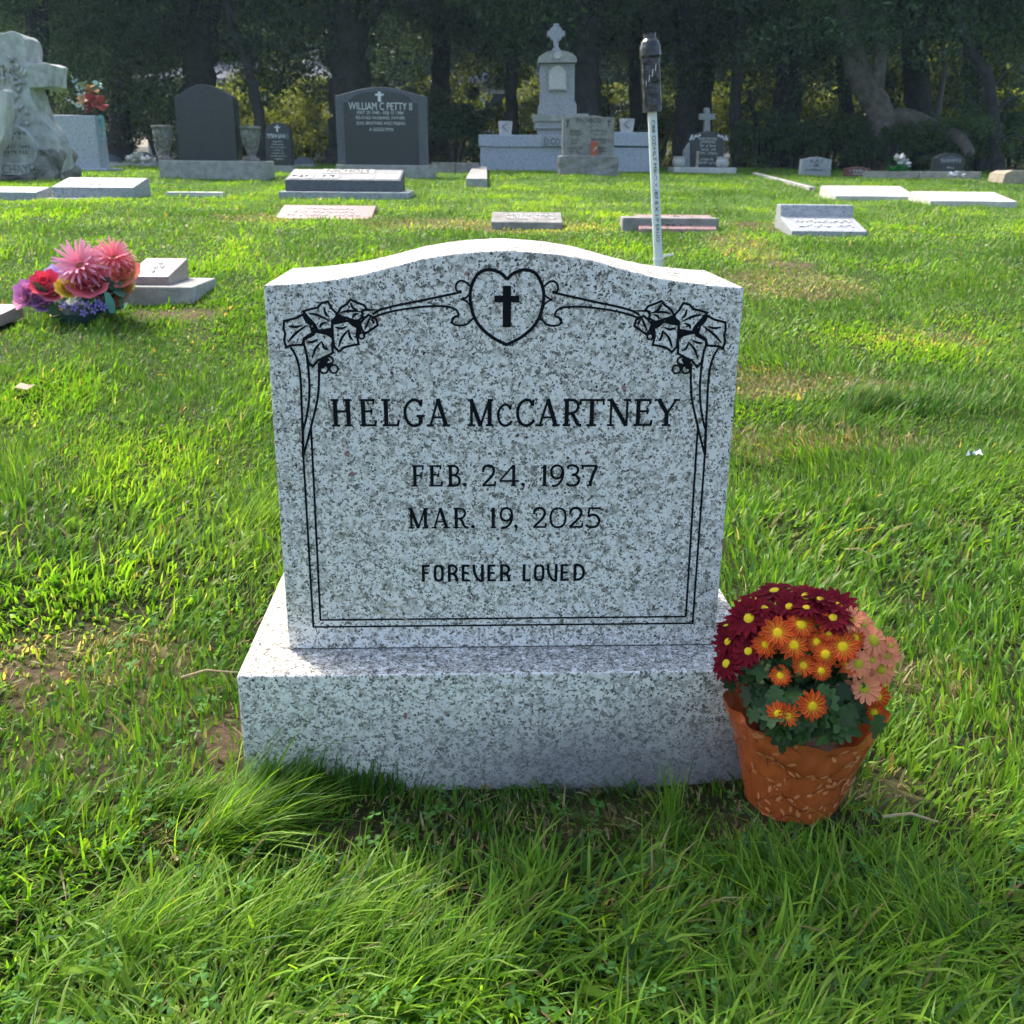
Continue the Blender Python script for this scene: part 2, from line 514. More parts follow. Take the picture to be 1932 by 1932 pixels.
ys = np.concatenate([[-40, -20, -8, -3, -1, -.2], np.geomspace(.25, 6, 150), np.geomspace(6.2, 190, 100)])
sx = np.linspace(-1, 1, 201)
sx = np.sign(sx) * (np.abs(sx)**1.15)
GX = sx[None, :] * (1.35 * np.abs(ys) + 2.2)[:, None]
GY = np.repeat(ys[:, None], len(sx), 1)
GZ = ground(GX, GY)
nr, nc = GX.shape
idx = np.arange(nr * nc).reshape(nr, nc)
q = np.stack([idx[:-1, :-1], idx[:-1, 1:], idx[1:, 1:], idx[1:, :-1]], -1).reshape(-1)
bare = np.clip(field(BARE, GX, GY), 0, 1).ravel()
dry = np.clip(field(DRY, GX, GY), 0, 1).ravel()
gcol = np.zeros((nr * nc, 3))
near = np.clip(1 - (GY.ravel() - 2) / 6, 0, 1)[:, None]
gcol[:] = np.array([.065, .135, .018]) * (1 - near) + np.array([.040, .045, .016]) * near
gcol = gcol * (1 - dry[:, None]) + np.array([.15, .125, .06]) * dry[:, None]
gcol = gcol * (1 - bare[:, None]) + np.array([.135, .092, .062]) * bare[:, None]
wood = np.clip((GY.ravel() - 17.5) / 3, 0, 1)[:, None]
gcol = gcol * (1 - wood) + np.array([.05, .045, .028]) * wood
gm, nt, b = newmat('turf and soil')
at = nd(nt, 'ShaderNodeAttribute', attribute_name='tint')
co = coords(nt)
n1 = nd(nt, 'ShaderNodeTexNoise', i_Scale=60.0, i_Detail=8.0, i_Roughness=.75); nt.links.new(co, n1.inputs['Vector'])
n2 = nd(nt, 'ShaderNodeTexNoise', i_Scale=2.5, i_Detail=4.0); nt.links.new(co, n2.inputs['Vector'])
f1 = ramp(nt, n1.outputs[0], [(.3, (.45, .45, .45)), (.7, (1.6, 1.6, 1.6))])
f2 = ramp(nt, n2.outputs[0], [(.3, (.8, .8, .8)), (.7, (1.2, 1.2, 1.2))])
nt.links.new(mixc(nt, 1.0, mixc(nt, 1.0, at.outputs['Color'], f1, 'MULTIPLY'), f2, 'MULTIPLY'), b.inputs['Base Color'])
b.inputs['Roughness'].default_value = .95
b.inputs['Specular IOR Level'].default_value = .1
bp = nd(nt, 'ShaderNodeBump', i_Strength=.9, i_Distance=.015); nt.links.new(n1.outputs[0], bp.inputs['Height']); nt.links.new(bp.outputs[0], b.inputs['Normal'])
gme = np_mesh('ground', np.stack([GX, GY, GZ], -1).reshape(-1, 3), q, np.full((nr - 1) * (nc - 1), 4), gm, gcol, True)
tag(link('ground', gme), 'green cemetery lawn rising gently away from the camera', None, None, 'structure')

FOOT = []      # footprints kept free of grass: (cx, cy, half x, half y, angle)


def foot(cx, cy, hx, hy, a=0): FOOT.append((cx, cy, hx, hy, a))


# ------------------------------------------------------------------ the headstone
SX, SY, YAW = -.010, 1.300, R(2.58)
SH, ST, OH, BW, BH = .508, .222, .076, .725, .180
head = empty('headstone', (SX, SY, 0), YAW)
tag(head, 'white speckled granite headstone with black engraved heart, ivy and HELGA McCARTNEY', 'headstone')
foot(SX - math.sin(YAW) * (ST / 2), SY + ST / 2, BW / 2 + .003, ST / 2 + OH + .003, YAW)


def face(u, v):
    """photo pixel -> (x, z) on the front face of the tablet."""
    dx, dz = ray(u, v)
    nx, ny = -math.sin(YAW), math.cos(YAW)            # depth axis of the stone
    Y = (nx * SX + ny * SY) / (nx * dx + ny)
    X, Z = dx * Y, CAM_Z + dz * Y
    return ((X - SX) * math.cos(YAW) + (Y - SY) * math.sin(YAW), Z)


def src(x, y): return face(x / 1.32505, y / 1.32505)   # full-size photo pixel


def c4(x, y): return src(640 + x / 3.019, 580 + y / 3.019)


top = [c4(*p) for p in ((65, 403), (200, 398), (330, 388), (480, 373), (640, 352), (790, 325), (950, 285), (1090, 248), (1230, 210), (1370, 185), (1500, 166), (1650, 153), (1800, 144), (1932, 140))]
hw = .305
xs0, x_end = top[0][0], top[-1][0]
top = [(-hw * (1 - (x - xs0) / (0 - xs0)), z) for x, z in top]
top[-1] = (0.0, top[-1][1])
zs = top[0][1]
outl = [(-hw, BH + .0015), (hw, BH + .0015)] + [(-x, z) for x, z in top] + [(x, z) for x, z in reversed(top[:-1])]
mb = MB(); mb.prism(outl, 0, ST)


def top_faces(o, m_='sun_dimmed'):
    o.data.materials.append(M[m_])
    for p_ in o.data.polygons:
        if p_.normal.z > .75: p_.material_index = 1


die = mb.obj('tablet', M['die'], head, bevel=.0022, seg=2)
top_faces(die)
mb = MB(); mb.box(-hw + .003, hw - .003, .003, ST - .003, BH - .002, BH + .002)
mb.obj('joint', M['joint'], head)
mb = MB(); mb.box(-BW / 2, BW / 2, -OH, ST + OH, -.10, BH)
top_faces(mb.obj('base', M['base'], head, bevel=.004, seg=3), 'sun_dimmed_base')


def catmull(p, n=6, closed=False):
    p = [np.array(a, float) for a in p]
    if len(p) < 3: return p
    out = []
    m = len(p)
    for i in range(m if closed else m - 1):
        a, b_, c, d = (p[(i - 1) % m] if closed or i > 0 else 2 * p[0] - p[1]), p[i], p[(i + 1) % m], (p[(i + 2) % m] if closed or i < m - 2 else 2 * p[-1] - p[-2])
        for k in range(n):
            t = k / n
            out.append(.5 * ((2 * b_) + (-a + c) * t + (2 * a - 5 * b_ + 4 * c - d) * t * t + (-a + 3 * b_ - 3 * c + d) * t**3))
    if not closed: out.append(p[-1])
    return out


class Ink:
    """flat painted strokes lying on the front face; every stroke on its own hair-thin level."""
    LV = [0]

    def __init__(s): s.mb = MB()

    def y(s):
        Ink.LV[0] = (Ink.LV[0] + 1) % 40
        return -.0004 - .000012 * Ink.LV[0]

    def stroke(s, p, w, taper=(1, 1), closed=False):
        p = [np.array(a, float) for a in p]
        q_ = [p[0]]
        for a in p[1:]:
            if np.linalg.norm(a - q_[-1]) > 1e-6: q_.append(a)
        p = q_
        y = s.y(); n = len(p); vs = []
        for i in range(n):
            if closed: t0, t1 = p[i] - p[i - 1], p[(i + 1) % n] - p[i]
            else: t0 = p[i] - p[i - 1] if i else p[1] - p[0]; t1 = p[i + 1] - p[i] if i < n - 1 else t0
            t0 = t0 / (np.linalg.norm(t0) + 1e-12); t1 = t1 / (np.linalg.norm(t1) + 1e-12)
            t = t0 + t1; t = t / (np.linalg.norm(t) + 1e-9)
            nn = np.array([-t[1], t[0]])
            k = 1 / max(.45, abs(nn @ np.array([-t0[1], t0[0]])))
            f = i / max(1, n - 1)
            ww = w * .5 * k * (taper[0] + (taper[1] - taper[0]) * f if not callable(taper) else taper(f))
            vs += [(p[i][0] + nn[0] * ww, y, p[i][1] + nn[1] * ww), (p[i][0] - nn[0] * ww, y, p[i][1] - nn[1] * ww)]
        fs = [(2 * i, 2 * i + 1, 2 * i + 3, 2 * i + 2) for i in range(n - 1)]
        if closed: fs.append((2 * n - 2, 2 * n - 1, 1, 0))
        s.mb.add(vs, fs)

    def fill(s, p):
        y = s.y()
        s.mb.add([(a[0], y, a[1]) for a in p], [tuple(range(len(p)))])

    def disc(s, c, r, n=16): s.fill([(c[0] + r * math.cos(2 * math.pi * k / n), c[1] + r * math.sin(2 * math.pi * k / n)) for k in range(n)])

    def obj(s, name, parent):
        me = bpy.data.meshes.new(name)
        me.from_pydata(s.mb.v, [], s.mb.f); me.update()
        return link(name, me, M['ink'], parent)


PXW = .00060            # metres per full-size photo pixel on the face
cxm = (c4(1895, 358)[0])                  # axis of the ornament

# carved border and ivy (drawn for the left half, mirrored for the right)
LEAVES = [
    ([(355, 622), (300, 650), (211, 672), (209, 730), (222, 770), (212, 812), (228, 872), (262, 856), (350, 850), (362, 803), (425, 760), (438, 700), (398, 690), (372, 662)],
     [((245, 710), (300, 716), (350, 704)), ((240, 832), (300, 765), (385, 702)), ((408, 700), (420, 735), (415, 750))]),
    ([(355, 598), (410, 582), (466, 570), (492, 537), (542, 525), (576, 582), (612, 617), (600, 648), (574, 668), (574, 730), (520, 738), (470, 745), (446, 700), (400, 650)],
     [((400, 615), (465, 627), (552, 668)), ((513, 572), (528, 620), (556, 642)), ((485, 722), (495, 694), (535, 680))]),
    ([(612, 620), (642, 570), (682, 547), (713, 510), (760, 532), (812, 550), (836, 580), (800, 600), (806, 640), (775, 664), (736, 680), (692, 648), (650, 640)],
     [((640, 606), (705, 595), (790, 600)), ((713, 530), (732, 572), (768, 590)), ((730, 652), (740, 626), (775, 613))]),
    ([(880, 642), (906, 656), (920, 702), (872, 736), (826, 766), (802, 740), (785, 690), (822, 646), (850, 625)],
     [((862, 640), (842, 690), (820, 738)), ((872, 650), (886, 678), (888, 694))]),
    ([(577, 692), (640, 682), (692, 667), (730, 702), (766, 720), (760, 780), (775, 846), (720, 856), (666, 870), (626, 902), (590, 862), (580, 790)],
     [((598, 718), (645, 727), (688, 712)), ((624, 868), (650, 795), (702, 735)), ((700, 738), (710, 790), (732, 818))]),
    ([(450, 752), (430, 777), (362, 812), (362, 845), (380, 912), (395, 980), (428, 1016), (470, 966), (530, 937), (580, 911), (576, 860), (582, 800), (540, 772), (495, 760)],
     [((388, 832), (432, 827), (470, 808)), ((424, 952), (450, 880), (498, 822)), ((497, 828), (516, 872), (548, 892))])]
FILLS = [[(352, 612), (398, 650), (445, 702), (400, 692), (368, 670)], [(438, 700), (470, 745), (448, 762), (425, 762)], [(470, 745), (576, 735), (582, 800), (540, 772), (490, 760), (452, 752)],
         [(606, 620), (690, 655), (640, 682), (577, 692), (577, 668)], [(690, 652), (736, 682), (800, 640), (785, 690), (800, 745), (775, 800), (762, 722), (730, 700)],
         [(700, 645), (736, 680), (770, 665)], [(800, 585), (836, 578), (925, 584), (895, 592), (812, 598)], [(476, 966), (530, 935), (552, 960), (515, 1030), (482, 1035)], [(520, 990), (585, 985), (552, 1040)],
         [(398, 985), (428, 1025), (440, 1000)], [(806, 640), (850, 625), (822, 650), (790, 688)]]
LINES = [([(262, 868), (300, 932), (326, 1020), (340, 1150), (345, 1300), (350, 1420), (352, 1480)], 5, True), ([(375, 880), (392, 1000), (402, 1120), (402, 1250), (385, 1380), (358, 1490)], 5, True),
         ([(475, 985), (475, 1150), (461, 1280), (421, 1450), (385, 1590), (357, 1690)], 5, True), ([(350, 1440), (355, 1560), (357, 1690)], 6, False),
         ([(1550, 452), (1400, 485), (1200, 527), (1050, 557), (930, 590), (880, 622)], 5, True), ([(1614, 408), (1580, 377), (1545, 367), (1516, 388), (1508, 424), (1524, 450), (1552, 452)], 4.5, True),
         ([(1640, 652), (1615, 672), (1590, 696), (1540, 705), (1492, 695), (1479, 660), (1502, 640), (1526, 634), (1525, 608), (1500, 580), (1430, 561), (1300, 561), (1150, 577), (1000, 605), (910, 634), (880, 642)], 4.5, True),
         ([(1548, 505), (1580, 497), (1612, 470)], 4, True), ([(1548, 505), (1585, 522), (1618, 552)], 4, True), ([(1470, 690), (1490, 655), (1500, 640)], 5, True), ([(1530, 450), (1552, 452)], 7, False)]
mir = lambda p: (2 * cxm - p[0], p[1])
for side in (0, 1):
    T = (lambda x, y: mir(c4(x, y))) if side else (lambda x, y: c4(x, y))
    ink = Ink()
    for pts, veins in LEAVES:
        ink.stroke([T(*p) for p in pts], 5 * PXW, closed=True)
        for v in veins: ink.stroke(catmull([T(*p) for p in v], 5), 5.5 * PXW, lambda f: .25 + .75 * math.sin(math.pi * min(1, f * .85 + .1)))
    for pts in FILLS: ink.fill([T(*p) for p in pts])
    for c, r in (((552, 970), 31), ((515, 1034), 31), ((588, 1033), 31), ((797, 783), 22)):
        ink.stroke([T(c[0] + r * math.cos(a), c[1] + r * math.sin(a)) for a in np.linspace(0, 2 * math.pi, 18)[:-1]], 4.2 * PXW, closed=True)
    ink.obj('ivy_carving', head)
    for nm_, sub in (('stem_carving', LINES[:4]), ('scroll_carving', LINES[4:])):
        ink = Ink()
        for pts, w, cur in sub:
            p = [T(*a) for a in pts]
            ink.stroke(catmull(p, 5) if cur else p, w * PXW)
        ink.obj(nm_, head)
ink = Ink()
oL, iL = src(783.6, 1567), src(801.3, 1549.6)
for a, b_, w in (((c4(357, 1680)), oL, 4.7), ((c4(415, 1460)), iL, 4.7)):
    ink.stroke([a, b_], w * PXW); ink.stroke([mir(a), mir(b_)], w * PXW)
    ink.stroke([(b_[0] - .001, b_[1]), (mir(b_)[0] + .001, b_[1])], 4.3 * PXW)
ink.fill([c4(400, 1540), c4(414, 1455), c4(424, 1480), c4(424, 1540)]); ink.fill([mir(c4(*p)) for p in ((400, 1540), (414, 1455), (424, 1480), (424, 1540))])
ink.obj('border_line', head)
ink = Ink()
hl = [c4(*p) for p in ((1895, 358), (1850, 312), (1770, 284), (1690, 303), (1640, 372), (1616, 462), (1624, 560), (1650, 648), (1705, 728), (1790, 798), (1885, 850))]
hl[0] = (cxm, hl[0][1]); hl[-1] = (cxm, hl[-1][1])
hl = catmull(hl, 5)
ink.stroke(hl, 7 * PXW); ink.stroke([mir(p) for p in hl], 7 * PXW)
ink.obj('heart_carving', head)
ink = Ink()
a, b_ = src(1256, 714), src(1276, 818); c, d = src(1235, 739), src(1297, 756)
dx = cxm - (a[0] + b_[0]) / 2
ink.fill([(a[0] + dx, a[1]), (a[0] + dx, b_[1]), (b_[0] + dx, b_[1]), (b_[0] + dx, a[1])])
ink.fill([(c[0] + dx, c[1]), (c[0] + dx, d[1]), (d[0] + dx, d[1]), (d[0] + dx, c[1])])
ink.obj('cross_carving', head)

# lettering: strokes in a box (x 0..1 of the width, y 0..1 of the cap height); widths in cap heights
K, TH = .150, .085


def arc(p): return ('c', p)


def sf(x, y, h=.14): return ('s', x, y, h)


G = {
    'H': [([(.2, 0), (.2, 1)], K), ([(.8, 0), (.8, 1)], K), ([(.2, .55), (.8, .55)], TH), sf(.2, 0), sf(.2, 1), sf(.8, 0), sf(.8, 1)],
    'E': [([(.25, 0), (.25, 1)], K), ([(.03, .957), (.9, .957)], TH), ([(.03, .043), (.93, .043)], TH), ([(.25, .55), (.72, .55)], TH), ([(.87, 1), (.84, .8)], .08), ([(.72, .66), (.72, .44)], .07), ([(.9, 0), (.97, .23)], .09)],
    'F': [([(.25, 0), (.25, 1)], K), ([(.03, .957), (.95, .957)], TH), ([(.25, .52), (.76, .52)], TH), ([(.93, 1), (.9, .78)], .08), ([(.76, .64), (.76, .40)], .07), sf(.25, 0)],
    'L': [([(.25, 0), (.25, 1)], K), ([(.03, .043), (.93, .043)], TH), ([(.9, 0), (.98, .24)], .09), sf(.25, 1, .16)],
    'G': [(arc([(.84, .76), (.74, .90), (.52, .97), (.28, .88), (.11, .68), (.08, .45), (.17, .2), (.36, .05), (.58, .03), (.76, .10), (.80, .2)]), .11), ([(.80, .10), (.80, .38)], K), ([(.62, .38), (1.0, .38)], TH), ([(.86, .98), (.83, .74)], .08)],
    'C': [(arc([(.88, .76), (.78, .90), (.56, .97), (.3, .88), (.12, .68), (.08, .45), (.18, .2), (.4, .05), (.65, .04), (.85, .13), (.98, .24)]), .11), ([(.92, .98), (.89, .74)], .08)],
    'A': [([(.5, 1), (.12, 0)], TH), ([(.48, 1), (.87, 0)], K), ([(.24, .33), (.76, .33)], TH * .9), sf(.12, 0, .13), sf(.87, 0, .14)],
    'M': [([(.15, 0), (.15, 1)], .10), ([(.12, 1), (.5, .02)], .15), ([(.5, .02), (.85, 1)], TH), ([(.86, 0), (.86, 1)], .15), sf(.15, 0, .13), sf(.86, 0, .14), ([(.0, .957), (.18, .957)], TH), ([(.8, .957), (1, .957)], TH)],
    'R': [([(.22, 0), (.22, 1)], K), (arc([(.05, .957), (.4, .96), (.66, .93), (.80, .80), (.80, .68), (.68, .54), (.45, .48), (.22, .47)]), .10), (arc([(.48, .48), (.62, .34), (.74, .14), (.86, .05), (1.0, .04)]), .12), sf(.22, 0)],
    'T': [([(.5, 0), (.5, 1)], K), ([(.05, .957), (.95, .957)], TH), ([(.05, 1), (.03, .78)], .08), ([(.95, 1), (.97, .78)], .08), sf(.5, 0, .18)],
    'N': [([(.18, 0), (.18, 1)], TH), ([(.14, 1), (.84, .02)], K), ([(.85, 0), (.85, 1)], TH), sf(.18, 0, .13), sf(.85, 1, .13), ([(.0, .957), (.2, .957)], TH)],
    'Y': [([(.14, 1), (.52, .45)], K), ([(.88, 1), (.5, .45)], TH), ([(.5, .48), (.5, 0)], K), sf(.5, 0, .15), sf(.13, 1, .14), sf(.88, 1, .12)],
    'B': [([(.25, 0), (.25, 1)], K), (arc([(.05, .957), (.4, .96), (.66, .93), (.80, .82), (.80, .70), (.68, .58), (.45, .53), (.25, .53)]), .10), (arc([(.3, .53), (.6, .52), (.84, .42), (.92, .27), (.84, .12), (.6, .045), (.05, .043)]), .11)],
    '1': [([(.58, 0), (.58, 1)], .15), ([(.1, .82), (.58, .96)], .08), sf(.58, 0, .13)],
    '2': [(arc([(.08, .78), (.16, .90), (.42, .97), (.72, .92), (.84, .74), (.76, .55), (.5, .34), (.2, .14), (.06, .03)]), .12), ([(.02, .05), (.95, .05)], .10), ([(.90, .02), (.95, .24)], .09), ([(.06, .66), (.09, .86)], .09)],
    '3': [(arc([(.08, .84), (.22, .95), (.5, .97), (.78, .88), (.84, .72), (.7, .58), (.45, .53)]), .11), (arc([(.4, .54), (.7, .50), (.90, .36), (.9, .2), (.74, .07), (.45, .03), (.2, .05), (.04, .14)]), .12)],
    '4': [([(.72, 0), (.72, 1)], .14), ([(.70, .98), (.04, .27)], .085), ([(.02, .25), (.98, .25)], .095), sf(.72, 0, .13)],
    '5': [([(.2, .95), (.95, .95)], .10), ([(.22, .98), (.18, .52)], .09), (arc([(.17, .53), (.4, .63), (.68, .6), (.88, .44), (.90, .27), (.76, .09), (.48, .03), (.2, .06), (.04, .15)]), .12), ([(.93, 1), (.96, .86)], .08)],
    '7': [([(.03, .95), (.98, .95)], .10), ([(.95, .95), (.72, .55), (.60, .25), (.52, 0)], .14), ([(.05, 1), (.04, .78)], .09), sf(.5, 0, .12)],
    '9': [(arc([(.86, .68), (.72, .44), (.45, .36), (.18, .46), (.08, .66), (.18, .88), (.45, .97), (.74, .9), (.88, .68), (.86, .42), (.7, .18), (.42, .03), (.14, .02)]), .11)],
    '0': [(arc([(.5, .97), (.82, .85), (.93, .5), (.82, .15), (.5, .03), (.18, .15), (.07, .5), (.18, .85), (.48, .97)]), .105)],
    '.': [('d', .5, .09, .09)], ',': [('d', .5, .09, .085), (arc([(.75, .08), (.7, -.05), (.3, -.17)]), .06)],
    'f': [([(.1, 0), (.1, 1)], .16), ([(.1, .93), (.95, .93)], .14), ([(.1, .52), (.8, .52)], .13)],
    'o': [(arc([(.5, .93), (.78, .88), (.9, .7), (.9, .3), (.78, .12), (.5, .07), (.22, .12), (.1, .3), (.1, .7), (.22, .88), (.49, .93)]), .15)],
    'r': [([(.12, 0), (.12, 1)], .16), (arc([(.05, .93), (.55, .93), (.82, .82), (.84, .66), (.6, .5), (.12, .46)]), .14), (arc([(.4, .48), (.7, .38), (.85, .2), (.9, 0)]), .16)],
    'e': [([(.14, .02), (.14, .98)], .16), ([(.1, .93), (.9, .93)], .13), ([(.1, .07), (.95, .07)], .13), ([(.1, .5), (.8, .5)], .13)],
    'v': [(arc([(.06, 1.0), (.1, .62), (.3, .28), (.62, .06), (.9, .04)]), .15), ([(.9, 1), (.9, 0)], .16)],
    'l': [([(.12, 0), (.12, 1)], .16), ([(.1, .07), (.95, .07)], .13)],
    'd': [([(.12, 0), (.12, 1)], .16), (arc([(.05, .93), (.5, .91), (.8, .76), (.9, .5), (.8, .24), (.5, .09), (.05, .07)]), .15)],
}
LINESET = [
    ('name_inscription', 997, 1065.5, [('H', 826, 883), ('E', 896, 942), ('L', 953, 998.5), ('G', 1007.5, 1062.5), ('A', 1068, 1123), ('M', 1169, 1233), ('C', 1242.6, 1280, 1009.5), ('C', 1290.5, 1336.5), ('A', 1343, 1396.5), ('R', 1407, 1453), ('T', 1449.5, 1509), ('N', 1518, 1574.5), ('E', 1585, 1629.5), ('Y', 1638, 1695)]),
    ('birth_inscription', 1162, 1215.5, [('F', 1029, 1060.5), ('E', 1070.5, 1107), ('B', 1117, 1152), ('.', 1157, 1166.5), ('2', 1205.4, 1240), ('4', 1248, 1298), (',', 1303, 1312), ('1', 1351, 1369), ('9', 1375.5, 1411), ('3', 1415.5, 1449.5), ('7', 1455, 1492.5)]),
    ('death_inscription', 1268.5, 1320, [('M', 1020, 1071), ('A', 1080, 1122.5), ('R', 1132, 1170), ('.', 1178, 1187), ('1', 1225, 1239), ('9', 1249, 1284), (',', 1285.5, 1293.5), ('2', 1333, 1366.5), ('0', 1374, 1416), ('2', 1423.5, 1457.5), ('5', 1465, 1500.5)]),
    ('epitaph_inscription', 1410.3, 1453, [('f', 1056, 1076), ('o', 1085, 1108.5), ('r', 1120, 1145), ('e', 1154.5, 1176), ('v', 1183, 1208.5), ('e', 1219, 1241), ('r', 1251, 1275.5), ('l', 1308, 1327), ('o', 1336, 1359.5), ('v', 1368.5, 1392), ('e', 1402, 1423), ('d', 1434.5, 1461)])]
for nm, vt, vb, items in LINESET:
    lineo = empty(nm, (0, 0, 0), 0, head)
    for it in items:
        ch, u0, u1 = it[:3]
        v0 = it[3] if len(it) > 3 else vt
        a, b_ = src(u0, v0), src(u1, vb)
        # level lines: take heights at the middle of the row
        mid = src(1265, v0)[1] * .75 + a[1] * .25; mid_b = src(1265, vb)[1] * .75 + b_[1] * .25
        x0, x1, z1, z0 = a[0], b_[0], mid, mid_b
        ch_h = z1 - z0
        P = lambda p: (x0 + p[0] * (x1 - x0), z0 + p[1] * ch_h)
        ink = Ink()
        for st in G[ch]:
            if st[0] == 's':
                c0 = P((st[1], st[2])); sg = 1 if st[2] == 0 else -1
                ink.stroke([(c0[0] - st[3] * ch_h, c0[1] + sg * .04 * ch_h), (c0[0] + st[3] * ch_h, c0[1] + sg * .04 * ch_h)], .08 * ch_h)
            elif st[0] == 'd': ink.disc(P((st[1], st[2])), st[3] * ch_h)
            else:
                p, w = st
                if isinstance(p, tuple): ink.stroke(catmull([P(a_) for a_ in p[1]], 6), w * ch_h)
                else: ink.stroke([P(a_) for a_ in p], w * ch_h)
        ink.obj('letter', lineo)
# two dry stalks caught on the face
for pp in (((875, 765), (940, 785), (1000, 808)), ((835, 805), (900, 825), (970, 848), (1035, 872))):
    p = [src(560 + a[0] / 2.147, 1150 + a[1] / 2.147) for a in pp]
    mb = MB(); mb.tube([(a[0], -.003, a[1]) for a in p], .0006, 5)
    o = mb.obj('dry_stalk', plain('dry straw', (.62, .52, .33), .7, .2), None)
    o.location, o.rotation_euler = (SX, SY, 0), (0, 0, YAW)
    tag(o, ('upper' if pp[0][0] == 875 else 'lower') + ' of two dry straw stalks stuck to the headstone face above its bottom border', 'straw')

# crumpled clear film lying against the foot of the base
m, nt, b = newmat('clear film')
b.inputs['Base Color'].default_value = (.35, .35, .38, 1)
b.inputs['Roughness'].default_value = .08
tr = nd(nt, 'ShaderNodeBsdfTransparent'); mx = nd(nt, 'ShaderNodeMixShader')
fr = nd(nt, 'ShaderNodeLayerWeight', i_Blend=.25)
nt.links.new(math_(nt, 'ADD', math_(nt, 'MULTIPLY', fr.outputs['Facing'], .6), .05, True), mx.inputs[0])
nt.links.new(tr.outputs[0], mx.inputs[1]); nt.links.new(b.outputs[0], mx.inputs[2]); nt.links.new(mx.outputs[0], nt.nodes['Material Output'].inputs[0])
M['film'] = m
nx_, nz_ = 60, 26
vs, fs = [], []
for j in range(nz_ + 1):
    for i in range(nx_ + 1):
        s_, t_ = i / nx_, j / nz_
        hgt = .078 * (.35 + .65 * math.sin(math.pi * (s_ * .72 + .14))**.6) * (1 - .3 * max(0, s_ - .85) / .15) + .006 * math.sin(9 * s_ + 1)
        x = .055 + .17 * s_ + .004 * math.sin(7 * t_ + 4 * s_)
        z = -.005 + hgt * t_
        cr = float(noise(x, z, .012, 41)) * .5 + float(noise(x * 1.0, z * 2.2, .006, 42)) * .3
        vs.append((x, -OH - .009 - .006 * cr - .005 * (1 - t_), z))
for j in range(nz_):
    for i in range(nx_): a = j * (nx_ + 1) + i; fs.append((a, a + 1, a + nx_ + 2, a + nx_ + 1))
mb = MB(); mb.add(vs, fs)
o = link('plastic_film', mb.mesh('plastic_film', recalc=False), M['film'], None, False)
o.location, o.rotation_euler = (SX, SY, 0), (0, 0, YAW)
tag(o, 'crumpled clear plastic film against the foot of the headstone base', 'plastic film')

# ------------------------------------------------------------------ the other memorials
def text_mesh(s, x0, x1, z0, z1, y):
    cu = bpy.data.curves.new('t', 'FONT'); cu.body = s; cu.resolution_u = 3
    ob = bpy.data.objects.new('t', cu); COL.objects.link(ob)
    me = bpy.data.meshes.new_from_object(ob)
    bpy.data.objects.remove(ob); bpy.data.curves.remove(cu)
    c = np.empty(len(me.vertices) * 3); me.vertices.foreach_get('co', c); c = c.reshape(-1, 3)
    lo, hi = c.min(0), c.max(0)
    out = np.zeros_like(c)
    out[:, 0] = x0 + (c[:, 0] - lo[0]) / (hi[0] - lo[0]) * (x1 - x0)
    out[:, 2] = z0 + (c[:, 1] - lo[1]) / (hi[1] - lo[1]) * (z1 - z0)
    out[:, 1] = y
    me.vertices.foreach_set('co', out.ravel()); me.update()
    return me


def lettering(s, x0, x1, z0, z1, y, mat, parent, tilt=None, name='lettering'):
    o = link(name, text_mesh(s, x0, x1, z0, z1, y), mat, parent)
    return o


def worn_row(x0, x1, z, h, y, mat, parent, seed=0):
    """a row of worn, unreadable lettering: small separate marks."""
    r = random.Random(seed); mb = MB(); x = x0
    while x < x1 - h * .4:
        w = h * r.uniform(.35, .7)
        if r.random() > .14:
            k = r.randrange(3)
            if k == 0: mb.box(x, x + w * .3, y - .001, y + .002, z, z + h); mb.box(x, x + w, y - .0015, y + .002, z + h * .4, z + h * .6)
            elif k == 1: mb.box(x, x + w, y - .001, y + .002, z, z + h * .22); mb.box(x + w * .35, x + w * .65, y - .0015, y + .002, z, z + h)
            else: mb.box(x, x + w, y - .001, y + .002, z + h * .75, z + h); mb.box(x + w * .7, x + w, y - .0015, y + .002, z, z + h)
        x += w + h * .2
    return mb.obj('worn_lettering', mat, parent)


def span(u0, u1, v0, v1, Y):
    a, b_ = pt(u0, v0, Y), pt(u1, v1, Y); m_ = pt((u0 + u1) / 2, v0, Y); n_ = pt((u0 + u1) / 2, v1, Y)
    return (a.x + b_.x) / 2, abs(b_.x - a.x), m_.z, n_.z


def root(name, label, cat, xc, Y, group='memorials in the cemetery'):
    z = gz(xc, Y)
    r = empty(name, (xc, Y, z))
    tag(r, label, cat, group)
    return r, z


def arch(w, z0, z1, rise, n=14, flat=0.0):
    """outline with a segmental arched top."""
    p = [(-w / 2, z0), (w / 2, z0)]
    for k in range(n + 1):
        t = k / n
        x = w / 2 - w * t
        s_ = math.sin(math.pi * t)**(.8)
        p.append((x, z1 - rise + rise * s_))
    return p


def serp(w, z0, z1, rise, n=24):
    p = [(-w / 2, z0), (w / 2, z0)]
    for k in range(n + 1):
        t = k / n
        p.append((w / 2 - w * t, z1 - rise + rise * (.5 - .5 * math.cos(2 * math.pi * t))))
    return p


def outline_px(pts, Y, xc, zc): return [(pt(u, v, Y).x - xc, pt(u, v, Y).z - zc) for u, v in pts]


